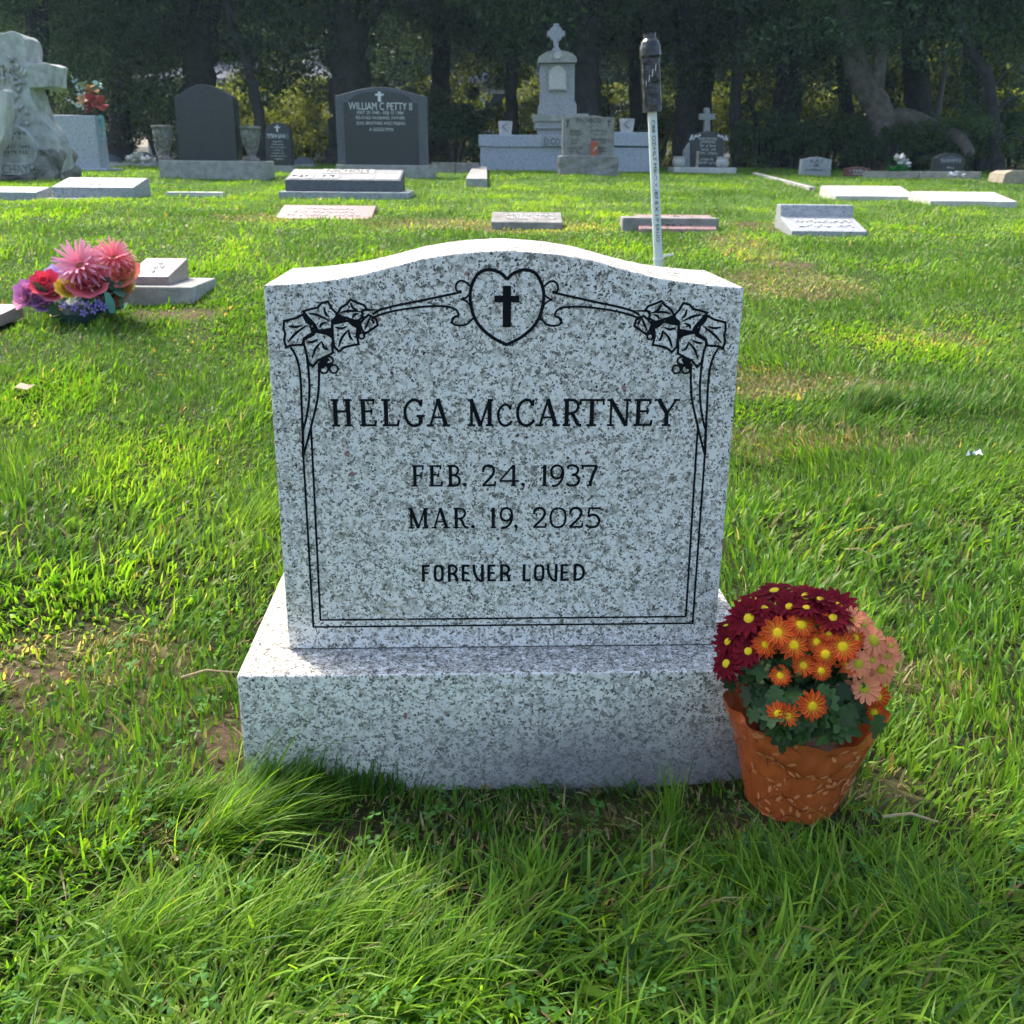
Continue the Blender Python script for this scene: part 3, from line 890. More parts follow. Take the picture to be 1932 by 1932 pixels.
# rugged cross on a rockwork foot, far left
Y = 10.2
xc = pt(15, 300, Y).x
r, z = root('cross_monument', 'tall weathered stone cross with ivy relief and the name CHAY on a rockwork foot', 'monument', xc, Y)
sil = [(-60, 342), (118, 342), (112, 300), (108, 285), (100, 262), (88, 240), (74, 222), (66, 200), (60, 180), (56, 166), (98, 163), (98, 122), (84, 118), (52, 120), (50, 100), (47, 72), (38, 64), (22, 60), (5, 62), (-15, 60), (-22, 70), (-24, 118), (-70, 122), (-70, 164), (-30, 168), (-36, 210), (-55, 250), (-80, 290), (-88, 342)]
mb = MB(); mb.prism(outline_px(sil[1:-1], Y, xc, z), -.0, .34)
mb.obj('cross_shaft', M['oldmarble'], r, bevel=.012, rough=.008, cuts=2)
mb = MB(); mb.prism(outline_px([(-95, 350), (118, 350), (117, 318), (112, 296), (100, 282), (86, 285), (84, 300), (80, 322), (60, 330), (0, 328), (-60, 322), (-95, 310)], Y, xc, z), -.14, .42)
mb.obj('rockwork_foot', M['rock'], r, bevel=.02, rough=.035, cuts=3)
mb = MB(); mb.prism(outline_px([(-30, 326), (40, 330), (74, 318), (80, 290), (70, 262), (45, 240), (0, 232), (-30, 240)], Y, xc, z), -.10, .05)
mb.obj('inscription_panel', M['oldmarble'], r, bevel=.012, rough=.008, cuts=1)
p = outline_px([(13, 330), (68, 330), (68, 308), (13, 308)], Y, xc, z)
mb = MB(); mb.box(p[0][0], p[1][0], -.122, -.09, p[0][1], p[2][1])
fo = mb.obj('name_panel', M['oldmarble'], r, bevel=.006)
a, b_ = outline_px([(17, 327), (64, 311)], Y, xc, z)
lettering('CHAY', a[0], b_[0], a[1], b_[1], -.124, M['rock'], r)
for k, (u0, u1, v) in enumerate(((20, 58, 255), (26, 50, 264), (12, 65, 280), (12, 62, 290))):
    a, b_ = outline_px([(u0, v), (u1, v - 6)], Y, xc, z)
    worn_row(a[0], b_[0], a[1], b_[1] - a[1], -.102, M['carve'], r, k)
for k, (u, v, s_) in enumerate(((20, 135, 30), (18, 165, 26), (24, 195, 22), (40, 222, 20), (14, 222, 20), (34, 140, 16))):   # climbing relief
    c0 = outline_px([(u, v)], Y, xc, z)[0]
    mb = MB()
    for q_ in range(5):
        a = q_ * 1.26 + k
        cx_, cz_ = c0[0] + math.cos(a) * s_ * .0025, c0[1] + math.sin(a) * s_ * .0028
        mb.tube([(cx_, .0, cz_), (cx_ + .03 * math.cos(a), -.018, cz_ + .03 * math.sin(a)), (cx_ + .06 * math.cos(a + .8), -.008, cz_ + .06 * math.sin(a + .8))], [.012, .02, .006], 6)
    mb.obj('ivy_relief', M['oldmarble'], r, smooth=True)
a, b_ = outline_px([(0, 152), (36, 122)], Y, xc, z)
lettering('ihs', a[0], b_[0], a[1], b_[1], -.012, M['rock'], r, name='monogram_relief')
foot(xc, Y + .15, .65, .35)
# pale upright scroll standing close left of the cross
r2, z2 = root('scroll_stone', 'pale marble scroll cut off by the left picture edge, in front of the cross', 'headstone', pt(-22, 270, 9.85).x, 9.85)
mb = MB(); mb.prism(outline_px([(-60, 345), (-14, 345), (-8, 290), (6, 262), (11, 240), (12, 200), (12, 172), (6, 166), (-2, 172), (-10, 200), (-40, 230), (-60, 250)], 9.85, r2.location.x, z2), 0, .16)
mb.obj('scroll', M['marble'], r2, bevel=.015, rough=.006, cuts=1)
foot(r2.location.x, 9.93, .3, .15)

# grey slab
Y = 12.6
xc, w, zt, zb = span(72, 190, 217, 320, Y)
r, z = root('slab_headstone', 'plain grey square-topped slab headstone beside the ivy cross', 'headstone', xc, Y)
mb = MB(); mb.box(-w / 2, w / 2, 0, .30, 0.02, zt - z); mb.obj('tablet', M['bluegrey'], r, bevel=.01)
xb, wb_, zt2, _ = span(60, 210, 317, 333, Y)
mb = MB(); mb.box(xb - xc - wb_ / 2, xb - xc + wb_ / 2, -.1, .4, -.12, zt2 - z); mb.obj('base', M['bluegrey'], r, bevel=.02, rough=.008, cuts=2)
foot(xc, Y + .15, .55, .27)
SLAB = (xc, Y, w, zt)


def bevel_marker(name, label, u0, u1, vt, vf, vb, Y, mat, depth, base=None, bmat=None, slope=.5, rz=0.0, cat='grave marker', thin=None):
    """low marker with a slanting inscribed top: u0..u1 front width, vt back top edge, vf front top edge, vb foot."""
    xc, w, zf, zb = span(u0, u1, vf, vb, Y)
    r, z = root(name, label, cat, xc, Y)
    r.rotation_euler = (0, 0, rz)
    zf -= z; zb -= z
    if thin is not None: zf = thin
    zk = pt((u0 + u1) / 2, vt, Y + depth * .9).z - z
    mb = MB(); n = len(mb.v)
    zb0 = zb if base else min(zb, -.03)
    mb.add([(-w / 2, 0, zb0), (w / 2, 0, zb0), (w / 2, depth, zb0), (-w / 2, depth, zb0), (-w / 2, 0, zf), (w / 2, 0, zf), (w / 2, depth * .9, zk), (-w / 2, depth * .9, zk), (w / 2, depth, zk - .01), (-w / 2, depth, zk - .01)],
           [(0, 1, 5, 4), (4, 5, 6, 7), (7, 6, 8, 9), (9, 8, 2, 3), (1, 2, 8, 6, 5), (0, 4, 7, 9, 3), (0, 3, 2, 1)])
    mb.obj('marker_slab', mat, r, bevel=.006)
    if base:
        xb, wb_, zt2, _ = span(base[0], base[1], base[2], base[3], Y - .08)
        mb = MB(); mb.box(xb - xc - wb_ / 2, xb - xc + wb_ / 2, -.09, depth + .09, -.08, min(zb + .001, zt2 - z + .02)); mb.obj('base', bmat, r, bevel=.006)
    foot(xc, Y + depth / 2, w / 2 + (.09 if base else 0), depth / 2 + (.08 if base else 0), rz)
    return r, w, zf, zk


def on_slope(r, s, w, zf, zk, depth, x0, x1, t0, t1, mat, seed=None):
    """lettering lying on a marker's slanting top (t 0 front edge .. 1 back edge)."""
    ang = math.atan2(zk - zf, depth * .9)
    L = math.hypot(zk - zf, depth * .9)
    if s: o = lettering(s, x0 * w, x1 * w, t0 * L, t1 * L, 0, mat, r)
    else: o = worn_row(x0 * w, x1 * w, t0 * L, (t1 - t0) * L, 0, mat, r, seed or 0)
    o.rotation_euler = (ang - math.pi / 2, 0, 0)
    n = Vector((0, -math.sin(ang), math.cos(ang)))
    o.location = Vector((0, 0, zf)) + n * .003
    return o


r, w, zf, zk = bevel_marker('low_marker', 'grey granite low marker on a wider base, before the cross and grey slab', 97, 254, 335, 353, 374, 7.4, M['grey'], .34, (85, 279, 373, 388), M['grey'])
for k in range(3): on_slope(r, None, w, zf, zk, .34, -.35 + .05 * k, .36 - .06 * k, .2 + .25 * k, .32 + .25 * k, M['gilt'], k)
r, w, zf, zk = bevel_marker('low_marker', 'low grey marker cut by the left edge of the picture', -40, 72, 352, 362, 384, 7.3, M['grey'], .25, (-50, 84, 381, 389), M['grey'])
r, w, zf, zk = bevel_marker('low_marker', 'dark grey NICHOLS marker with pale name panels on a concrete base', 538, 756, 320, 340, 362, 7.7, M['darkedge'], .42, (526, 771, 360, 373), M['grey'], rz=R(1.6))
ang = math.atan2(zk - zf, .42 * .9); L = math.hypot(zk - zf, .42 * .9)
mb = MB(); mb.box(-w / 2 + .012, w / 2 - .012, -.0, .003, .01 * L, .985 * L)
o = mb.obj('polished_top', M['grey2'], r); o.rotation_euler = (ang - math.pi / 2, 0, 0); o.location = Vector((0, 0, zf)) + Vector((0, -math.sin(ang), math.cos(ang))) * .002
for k, (a, b_) in enumerate(((-.47, -.27), (-.25, -.05), (.06, .26), (.28, .48))):
    mb = MB(); mb.box(a * w, b_ * w, -.0025, .002, .08 * L, .46 * L)
    o = mb.obj('name_plate', M['whitestone'], r); o.rotation_euler = (ang - math.pi / 2, 0, 0); o.location = Vector((0, 0, zf)) + Vector((0, -math.sin(ang), math.cos(ang))) * .004
    if k < 2: on_slope(r, None, w, zf, zk, .42, a + .02, b_ - .02, .2, .36, M['carve'], 30 + k).location += Vector((0, -.004, .006))
mb = MB(); mb.box(-.22 * w, .24 * w, -.0025, .002, .56 * L, .95 * L)
o = mb.obj('name_plate', M['whitestone'], r); o.rotation_euler = (ang - math.pi / 2, 0, 0); o.location = Vector((0, 0, zf)) + Vector((0, -math.sin(ang), math.cos(ang))) * .004
on_slope(r, 'NICHOLS', w, zf, zk, .42, -.18, .20, .62, .9, M['carve']).location += Vector((0, -.004, .006))

r, w, zf, zk = bevel_marker('slant_marker', 'pink granite slant marker in the grass before the NICHOLS stone', 519, 700, 387, 412.5, 414, 6.3, M['pink'], .30)
for k in range(3): on_slope(r, None, w, zf, zk, .30, -.40 + .06 * k, .38 - .05 * k, .2 + .24 * k, .33 + .24 * k, M['gilt'], 40 + k)
r, w, zf, zk = bevel_marker('slant_marker', 'small dark grey slant marker with a pale band in mid lawn', 927, 1061, 400, 419, 429, 5.9, M['concrete_dark'], .24)
for k in range(2): on_slope(r, None, w, zf, zk, .24, -.30, .42, .28 + .3 * k, .44 + .3 * k, M['gilt'], 50 + k)
on_slope(r, None, w, zf, zk, .24, -.41, -.36, .15, .8, M['gilt'], 54)
r, w, zf, zk = bevel_marker('slant_marker', 'pink slant marker inscribed Petty set on a darker slab, behind the pipe', 1206, 1353, 405, 431.5, 433, 5.9, M['pink'], .26)
on_slope(r, 'Petty', w, zf, zk, .26, .0, .34, .55, .9, M['carve'])
on_slope(r, 'Petty', w, zf, zk, .26, -.3, -.06, .5, .7, M['pink'])
on_slope(r, None, w, zf, zk, .26, -.28, .2, .2, .38, M['carve'], 61)
mb = MB(); mb.box(-w / 2 - .09, w / 2 + .02, .06, .24, -.08, zf + .055); mb.obj('backing_slab', M['concrete_dark'], r, bevel=.008)

# stepped slant marker, right
Y = 6.0
xc, w, zt, zb = span(1478, 1612, 388, 430, Y)
r, z = root('slant_marker', 'pale granite slant marker with a raised back ledge, right of the pink Petty marker', 'grave marker', xc, Y)
zt -= z
wl_, wr_ = pt(1480, 400, Y).x - xc, pt(1637, 430, Y - .1).x - xc
mb = MB()
prof_ = [(-.20, -.06), (-.20, .02), (.08, zt * .55), (.10, zt), (.20, zt), (.22, -.06)]
mb.add([(wl_, y_, z_) for y_, z_ in prof_] + [(wr_ - .03, y_, z_) for y_, z_ in prof_],
       [tuple(range(6)), tuple(range(11, 5, -1))] + [(i, 6 + i, 6 + (i + 1) % 6, (i + 1) % 6) for i in range(6)])
mb.obj('marker_slab', M['grey'], r, bevel=.006)
for k in range(2):
    o = worn_row(-.17, .16, .08 + .09 * k, .045, 0, M['gilt'], r, 70 + k)
    an = math.atan2(zt * .55 - .02, .28); o.rotation_euler = (an - math.pi / 2, 0, 0); o.location = (0.03, -.20, .025)
foot(xc + .02, Y, .26, .21)

# plain white ledger stones, right
for lab, u0, u1, vt, vb, Y in (('white marble ledger slab lying in the lawn, left of two', 1577, 1732, 351, 366, 8.3), ('white marble ledger slab lying in the lawn, nearest the right edge', 1757, 1921, 362, 373, 7.75)):
    bevel_marker('ledger_slab', lab, u0, u1, vt, vb - 2, vb + 1, Y, M['marble'], .45, thin=.035)
Y = 7.6
a, b_ = pt(318, 386, Y), pt(420, 379, Y)
r, z = root('ledger_slab', 'thin pale flush ledger stone in the grass right of the grey low marker', 'grave marker', (a.x + b_.x) / 2, Y)
mb = MB(); mb.box(a.x - r.location.x, b_.x - r.location.x, -.02, .12, -.05, .035); mb.obj('marker_slab', M['marble'], r, bevel=.005)
r.rotation_euler = (0, 0, R(8)); foot(r.location.x, Y + .05, .22, .06)

# dark serpentine headstone with urns
Y = 10.5
xc, w, zt, zb = span(326, 448, 159, 302, Y)
r, z = root('dark_headstone', 'blank dark grey headstone with curved top between two urns', 'headstone', xc, Y)
h = zt - z
xb, wb_, zt2, _ = span(298, 502, 303, 345, Y - .08)
hb = zt2 - z
out = [(-w / 2, hb), (w / 2, hb), (w / 2, h - .12), (w / 2 - .02, h - .10)] + [(x, zz) for x, zz in arch(w - .04, 0, h, .12)[2:]][1:-1] + [(-w / 2 + .02, h - .10), (-w / 2, h - .12)]
mb = MB(); mb.prism(out, .0, .2); mb.obj('tablet', M['dark'], r, bevel=.008)
mb = MB(); mb.box(xb - xc - wb_ / 2, xb - xc + wb_ / 2, -.08, .34, -.1, hb); mb.obj('base', M['concrete'], r, bevel=.012)
foot(xc, Y + .12, wb_ / 2, .22)
URN = [(.055, 0), (.075, .0), (.08, .02), (.045, .045), (.05, .07), (.085, .15), (.105, .23), (.108, .28), (.10, .30), (.115, .305), (.118, .33), (.095, .333), (.085, .30)]
for u, lab in ((312, 'mottled stone urn left of the blank dark headstone'), (476, 'mottled stone urn right of the blank dark headstone')):
    p = pt(u, 302, Y + .06)
    mb = MB(); mb.lathe([(r_ * .88, z_ * .96) for r_, z_ in URN], 20)
    ur = mb.obj('stone_urn', M['urn'], None, smooth=True)
    ur.location = (p.x, Y + .06, z + hb + .001)
    tag(ur, lab, 'urn', 'urns by the blank dark headstone')

# small dark arched stone with cross
Y = 13.2
xc, w, zt, zb = span(498, 551, 231, 312, Y)
r, z = root('dark_headstone', 'small black arched headstone with a white cross and name band', 'headstone', xc, Y)
h = zt - z; hb = pt(525, 312, Y).z - z
out = [(-w / 2, hb), (w / 2, hb)] + [(w / 2 * math.cos(a), h - w * .42 + w * .42 * math.sin(a)) for a in np.linspace(0, math.pi, 16)]
mb = MB(); mb.prism(out, 0, .14); mb.obj('tablet', M['dark'], r, bevel=.006)
mb = MB(); mb.box(-w * .55, w * .56, -.06, .2, -.1, hb); mb.obj('base', M['concrete'], r, bevel=.008)
mb = MB(); mb.box(-w * .44, w * .44, -.004, .003, hb + (h - hb) * .62, hb + (h - hb) * .75); mb.obj('name_band', M['darkedge'], r)
worn_row(-w * .40, w * .40, hb + (h - hb) * .64, (h - hb) * .09, -.008, M['silver'], r, 5)
mb = MB(); mb.box(-.01, .01, -.004, .003, hb + (h - hb) * .78, hb + (h - hb) * .94); mb.box(-.035, .035, -.005, .0035, hb + (h - hb) * .87, hb + (h - hb) * .90); mb.obj('cross_emblem', M['silver'], r)
for k in range(7): worn_row(-w * (.2 + .05 * (k % 3)), w * (.2 + .05 * (k % 3)), hb + (h - hb) * (.54 - .068 * k), (h - hb) * .035, -.003, M['gilt'], r, 80 + k)
foot(xc, Y + .07, w * .56, .14)

# far small dark stones on the left
for lab, u0, u1, vt, vb, Y in (('low dark rounded headstone in the shade left of the urns', 235, 294, 286, 318, 17.5), ('low dark headstone half behind the grey slab', 196, 224, 298, 318, 18.0), ('low dark grey serpentine headstone left of the PETTY stone', 553, 592, 300, 322, 17.0)):
    xc, w, zt, zb = span(u0, u1, vt, vb, Y)
    r, z = root('low_headstone', lab, 'headstone', xc, Y)
    h = max(zt - z, .16)
    mb = MB(); mb.prism(serp(w, -.05, h, h * .3), 0, .16); mb.obj('tablet', M['darkedge'], r, bevel=.01)
    mb = MB(); mb.box(-w * .56, w * .56, -.05, .21, -.06, .05); mb.obj('base', M['concrete_dark'], r, bevel=.008)
    foot(xc, Y + .08, w * .56, .13)

# black PETTY stone
Y = 11.2
xc, w, zt, zb = span(631, 806, 164, 310, Y)
r, z = root('dark_headstone', 'wide black polished headstone with white cross lettered WILLIAM C PETTY II', 'headstone', xc, Y)
h = zt - z; hb = pt(720, 311, Y).z - z
rise = .085
seg = [(w / 2 - w * t, h - rise + rise * math.sin(math.pi * t)**1.3) for t in np.linspace(0, 1, 19)]
mb = MB(); mb.prism([(-w / 2, hb), (w / 2, hb)] + seg, .0, .18); mb.obj('tablet', M['darkedge'], r, bevel=.008)
wi = w * .41
pz = hb + (h - hb) * .80
inner = [(-wi, hb + .004), (wi, hb + .004), (wi, pz), (wi * .88, pz + .004), (wi * .84, pz + .025)] + [(wi * .8 * math.cos(a), pz + .022 + (h - pz - .065) * math.sin(a)) for a in np.linspace(.15, math.pi - .15, 13)] + [(-wi * .84, pz + .025), (-wi * .88, pz + .004), (-wi, pz)]
mb = MB(); mb.prism(inner, -.006, .004); mb.obj('polished_panel', M['dark'], r)
U = lambda u, v: (pt(u, v, Y).x - xc, pt(u, v, Y).z - z)
for s_, u0, u1, v0, v1, mt in (('WILLIAM C PETTY II', 658, 777, 207, 194, 'silver'), ('MAY 29 1940 - FEB 15 1984', 674, 761, 215.5, 210, 'gilt'), ('BELOVED HUSBAND, FATHER,', 672, 765, 225.5, 220, 'gilt'), ('SON, BROTHER AND FRIEND', 673, 765, 236, 230, 'gilt'), ('A GOOD MAN', 697, 742, 247, 241, 'gilt')):
    a, b_ = U(u0, v0), U(u1, v1)
    lettering(s_, a[0], b_[0], a[1], b_[1], -.0085, M[mt], r)
a, b_ = U(713.5, 192), U(718.5, 173); c, d = U(708, 180.5), U(724, 177)
mb = MB(); mb.box(a[0], b_[0], -.009, -.003, a[1], b_[1]); mb.box(c[0], d[0], -.0095, -.003, c[1], d[1]); mb.obj('cross_emblem', M['silver'], r)
xb, wb_, zt2, _ = span(634, 819, 310, 340, Y - .06)
mb = MB(); mb.box(xb - xc - wb_ / 2, xb - xc + wb_ / 2, -.08, .30, -.1, hb); mb.obj('base', M['concrete'], r, bevel=.012)
foot(xc, Y + .11, wb_ / 2 + .02, .2)

# family monument with Celtic cross
Y = 15.2
xc, w, zt, zb = span(903, 1227, 254, 326, Y)
r, z = root('cross_monument', 'grey family monument with Celtic cross, arched niche and long D.CO wall', 'monument', xc, Y)
U = lambda u, v: (pt(u, v, Y).x - xc, pt(u, v, Y).z - z)


def blk(name, u0, u1, vt, vb, y0, y1, mat, bev=.008):
    a, b_ = U(u0, vt), U(u1, vb); cm = U((u0 + u1) / 2, vt)[1]; cb = U((u0 + u1) / 2, vb)[1]
    mb = MB(); mb.box(a[0], b_[0], y0, y1, cb, cm)
    return mb.obj(name, mat, r, bevel=bev)


blk('wall', 906, 1228, 277, 334, .03, .80, M['bluegrey'])
blk('coping', 903, 1023, 254, 277, 0, .85, M['bluegrey'])
blk('coping', 1110, 1231, 249, 275.5, 0, .85, M['bluegrey'])
blk('name_block', 1023.5, 1109.5, 255, 276.5, -.03, .86, M['grey'])
lettering('D.CO', *[q_ for q_ in (U(1027, 273)[0], U(1056, 260)[0])], U(1027, 273)[1], U(1056, 261)[1], -.033, M['carve'], r)
blk('plinth', 1015, 1105, 243, 255.5, .1, .8, M['grey'])
blk('plinth', 1010, 1105, 229, 243, .05, .85, M['grey'])
a = [U(*q_) for q_ in ((1009, 229), (1107, 229), (1111, 214), (1004, 216))]
mb = MB(); mb.prism([a[0], a[1], a[2], a[3]], .02, .88); mb.obj('plinth_cornice', M['concrete'], r, bevel=.01)
a = [U(*q_) for q_ in ((1016, 214.5), (1089, 214.5), (1089, 197), (1085, 189), (1020, 190), (1017, 197))]
mb = MB(); mb.prism(a, .12, .76); mb.obj('die_foot', M['grey'], r, bevel=.006)
a = [U(*q_) for q_ in ((1020, 190), (1085, 189), (1086, 117), (1020, 118))]
mb = MB(); mb.prism(a, .17, .7); mb.obj('die', M['grey'], r, bevel=.006)
# arched niche frame
fr_ = [U(1033, 170), U(1072, 170)] + [(U(1052.5, 145)[0] + (U(1072, 145)[0] - U(1052.5, 145)[0]) * math.cos(t), U(1052, 142)[1] + (U(1052, 118)[1] - U(1052, 142)[1]) * math.sin(t)) for t in np.linspace(0, math.pi, 14)]
mb = MB(); mb.prism(fr_, .135, .18); mb.obj('niche_frame', M['concrete'], r, bevel=.004)
cxn = U(1052.5, 145)[0]; czn = U(1052, 148)[1]
mb = MB(); mb.prism([(cxn + (x - cxn) * .82, czn + (zz - czn) * .86) for x, zz in fr_], .128, .14); mb.obj('niche_panel', M['bronze'], r)
for k, (u0, u1, v) in enumerate(((1036, 1069, 178), (1030, 1076, 183), (1034, 1072, 188), (1028, 1050, 203), (1056, 1078, 203), (1027, 1050, 209), (1056, 1078, 209))):
    a, b_ = U(u0, v), U(u1, v - 3); worn_row(a[0], b_[0], a[1], b_[1] - a[1], .168 if v < 195 else .118, M['whitestone'], r, 90 + k)
a = [U(*q_) for q_ in ((1016, 117.5), (1089, 116.5), (1089, 107), (1082, 101), (1072, 96), (1062, 94), (1042, 94), (1032, 97), (1022, 102), (1016, 108))]
mb = MB(); mb.prism(a, .08, .78); mb.obj('pediment', M['concrete'], r, bevel=.008)
mb = MB()
c0 = U(1052, 103); mb.prism([(c0[0] + .055 * math.cos(t), c0[1] + .045 * math.sin(t)) for t in np.linspace(0, 2 * math.pi, 17)[:-1]], .06, .09); mb.obj('medallion', M['marble'], r)
cs = [(1042, 95), (1061, 95), (1059, 87), (1056, 85), (1055.5, 74), (1058, 70), (1062, 67), (1063, 63), (1068, 62.5), (1068, 52.5), (1063, 52), (1061, 46), (1057, 43.5), (1056.5, 38), (1046.5, 38), (1046, 43.5), (1041, 46), (1039, 52), (1034, 52.5), (1034, 62.5), (1039, 63), (1041, 68), (1046, 71), (1047, 85), (1044, 87)]
mb = MB(); mb.prism([U(*q_) for q_ in cs], .34, .5); mb.obj('celtic_cross', M['grey'], r, bevel=.006)
foot(xc, Y + .4, w / 2 + .03, .45)
for u0, u1, vt, lab in ((940, 967, 229, 'tapered white planter on the left coping of the family monument'), (1168, 1195, 224, 'tapered white planter on the right coping of the family monument')):
    p = pt((u0 + u1) / 2, 255, Y + .35)
    zc = z + U(960 if u0 < 1000 else 1170, 254 if u0 < 1000 else 249)[1] + .001
    hw_ = (pt(u1, 240, Y + .35).x - pt(u0, 240, Y + .35).x) / 2
    hh = pt(950, vt, Y + .35).z - pt(950, vt + 26, Y + .35).z
    pr = empty('planter', (p.x, Y + .35, zc)); tag(pr, lab, 'planter', 'planters on the family monument')
    a_, b__ = hw_ * .82, hw_
    mb = MB(); mb.add([(-a_, -a_, 0), (a_, -a_, 0), (a_, a_, 0), (-a_, a_, 0), (-b__, -b__, hh), (b__, -b__, hh), (b__, b__, hh), (-b__, b__, hh)], [(0, 3, 2, 1), (4, 5, 6, 7), (0, 1, 5, 4), (1, 2, 6, 5), (2, 3, 7, 6), (3, 0, 4, 7)])
    mb.obj('body', M['marble'], pr, bevel=.008)
    mb = MB()
    for k in range(9):
        a = k * .7; mb.tube([(.3 * a_ * math.cos(a), -a_ - .022 * (.5 + .05 * k), .05 + hh * .08 * k), (.55 * a_ * math.cos(a + 1), -a_ - .03, .07 + hh * .08 * k)], .009, 5)
    mb.obj('floral_relief', M['grey'], pr)

# PACHECO
Y = 12.8
xc, w, zt, zb = span(1061, 1159, 217, 298, Y)
r, z = root('serpentine_headstone', 'grey PACHECO headstone on a rock-faced base before the family monument', 'headstone', xc, Y)
U = lambda u, v: (pt(u, v, Y).x - xc, pt(u, v, Y).z - z)
hb = U(1110, 297)[1]
pts = [U(*q_) for q_ in ((1061, 297), (1159, 297), (1159, 222), (1150, 221), (1138, 221), (1128, 218.5), (1112, 217.5), (1094, 218), (1082, 221), (1062, 223))]
mb = MB(); mb.prism(pts, .0, .16); mb.obj('tablet', M['concrete_dark'], r, bevel=.006)
a, b_ = U(1054, 324), U(1167, 295)
mb = MB(); mb.box(a[0], b_[0], -.07, .24, -.08, b_[1]); mb.obj('base', M['concrete_dark'], r, bevel=.015, rough=.012, cuts=3)
for s_, u0, u1, v0, v1 in (('PACHECO', 1088, 1133, 231, 223), ('ALBERT', 1075, 1096, 250, 245), ('JOSEPH E', 1114, 1146, 250, 245), ('LUCY', 1078, 1095, 267, 262), ('EDWARD L', 1116, 1151, 266, 261), ('GERTRUDE', 1071, 1099, 282, 277), ('MARY', 1129, 1145, 282, 277)):
    a, b_ = U(u0, v0), U(u1, v1); lettering(s_, a[0], b_[0], a[1], b_[1], -.004, M['carve'], r)
for k, (u0, u1, v) in enumerate(((1076, 1096, 255), (1120, 1144, 255), (1077, 1096, 272), (1120, 1144, 271), (1074, 1097, 288), (1130, 1145, 287))):
    a, b_ = U(u0, v), U(u1, v - 3); worn_row(a[0], b_[0], a[1], b_[1] - a[1], -.003, M['carve'], r, 100 + k)
for u in (1071, 1149):
    a, b_ = U(u - 1, 240), U(u + 1, 224); mb = MB(); mb.box(a[0], b_[0], -.004, .002, a[1], b_[1]); c = U(u - 4, 230); d = U(u + 4, 228); mb.box(c[0], d[0], -.0045, .002, c[1], d[1]); mb.obj('cross_emblem', M['carve'], r)
foot(xc, Y + .08, .42, .17)
p = pt(1121, 296, Y - .04)
wv = (pt(1128, 280, Y).x - pt(1114, 280, Y).x)
vo = empty('votive_candle', (p.x, Y - .037, z + hb + .001)); tag(vo, 'red brick-shaped votive leaning on the base of the PACHECO stone', 'votive')
mb = MB(); mb.box(-wv / 2, wv / 2, -.025, .025, 0, U(1121, 267)[1] - hb); mb.obj('case', M['brickred'], vo, bevel=.006)
mb = MB(); mb.add([(-wv * .3, -.0265, .06), (wv * .28, -.0265, .10), (wv * .3, -.0265, .13), (-wv * .1, -.0265, .09)], [(0, 1, 2, 3)]); mb.obj('print', M['whitestone'], vo)

# right-hand stones
Y = 15.5
xc, w, zt, zb = span(1304, 1367, 250, 318, Y)
r, z = root('dark_headstone', 'dark headstone topped by a plain cross with white carved corners, right background', 'headstone', xc, Y)
U = lambda u, v: (pt(u, v, Y).x - xc, pt(u, v, Y).z - z)
hb = U(1335, 316)[1]
pts = [U(*q_) for q_ in ((1304, 317), (1366, 317), (1367, 254), (1352, 250), (1335, 247), (1318, 250), (1304, 255))]
mb = MB(); mb.prism(pts, 0, .2); mb.obj('tablet', M['dark'], r, bevel=.008)
pts = [U(*q_) for q_ in ((1290, 317), (1303, 317), (1303, 268), (1298, 274), (1292, 285))]
mb = MB(); mb.prism(pts, .02, .2); mb.obj('side_wing', M['grey2'], r, bevel=.008)
cs = [(1330, 249), (1342, 249), (1341, 226), (1351, 225), (1351, 214), (1341, 214), (1340, 203), (1331, 203), (1331, 214), (1321, 214), (1321, 225), (1331, 226)]
mb = MB(); mb.prism([U(*q_) for q_ in cs], .05, .16); mb.obj('cross', M['grey2'], r, bevel=.006)
a, b_ = U(1268, 327), U(1386, 315); mb = MB(); mb.box(a[0], b_[0], -.15, .45, -.1, hb + .001); mb.obj('base', M['marble'], r, bevel=.01)
for k, (u0, u1, v) in enumerate(((1318, 1353, 264), (1321, 1350, 270), (1320, 1352, 277), (1322, 1350, 284), (1318, 1354, 291), (1322, 1348, 303), (1316, 1356, 309))):
    a, b_ = U(u0, v), U(u1, v - 4); worn_row(a[0], b_[0], a[1], b_[1] - a[1], -.004, M['gilt'], r, 110 + k)
for s_ in (-1, 1):
    mb = MB()
    for k in range(5): mb.tube([(s_ * (.12 + .03 * k), -.004, U(1335, 257)[1] - .012 * k * (1 if k % 2 else -.3)), (s_ * (.15 + .03 * k), -.006, U(1335, 254)[1] - .02 * k)], .014, 5)
    mb.obj('corner_flower_carving', M['gilt'], r)
p = U(1314, 285); q_ = U(1314, 316); mb = MB(); mb.box(p[0] - .018, p[0] + .018, -.14, -.10, hb, p[1]); mb.obj('marker_post', M['tan'], r, bevel=.004)
foot(xc, Y + .15, .55, .32)
for u, lab in ((1280, 'small white urn left of the cross-topped dark headstone'), (1362, 'small white urn right of the cross-topped dark headstone')):
    mb = MB(); mb.lathe([(.06, 0), (.085, .02), (.095, .07), (.085, .11), (.07, .125), (.085, .13), (.085, .145), (.06, .146)], 16)
    o = mb.obj('white_urn', M['whitestone'], None, smooth=True); o.location = (pt(u, 316, Y - .05).x, Y - .05, z + hb + .002); tag(o, lab, 'urn', 'urns by the cross-topped headstone')

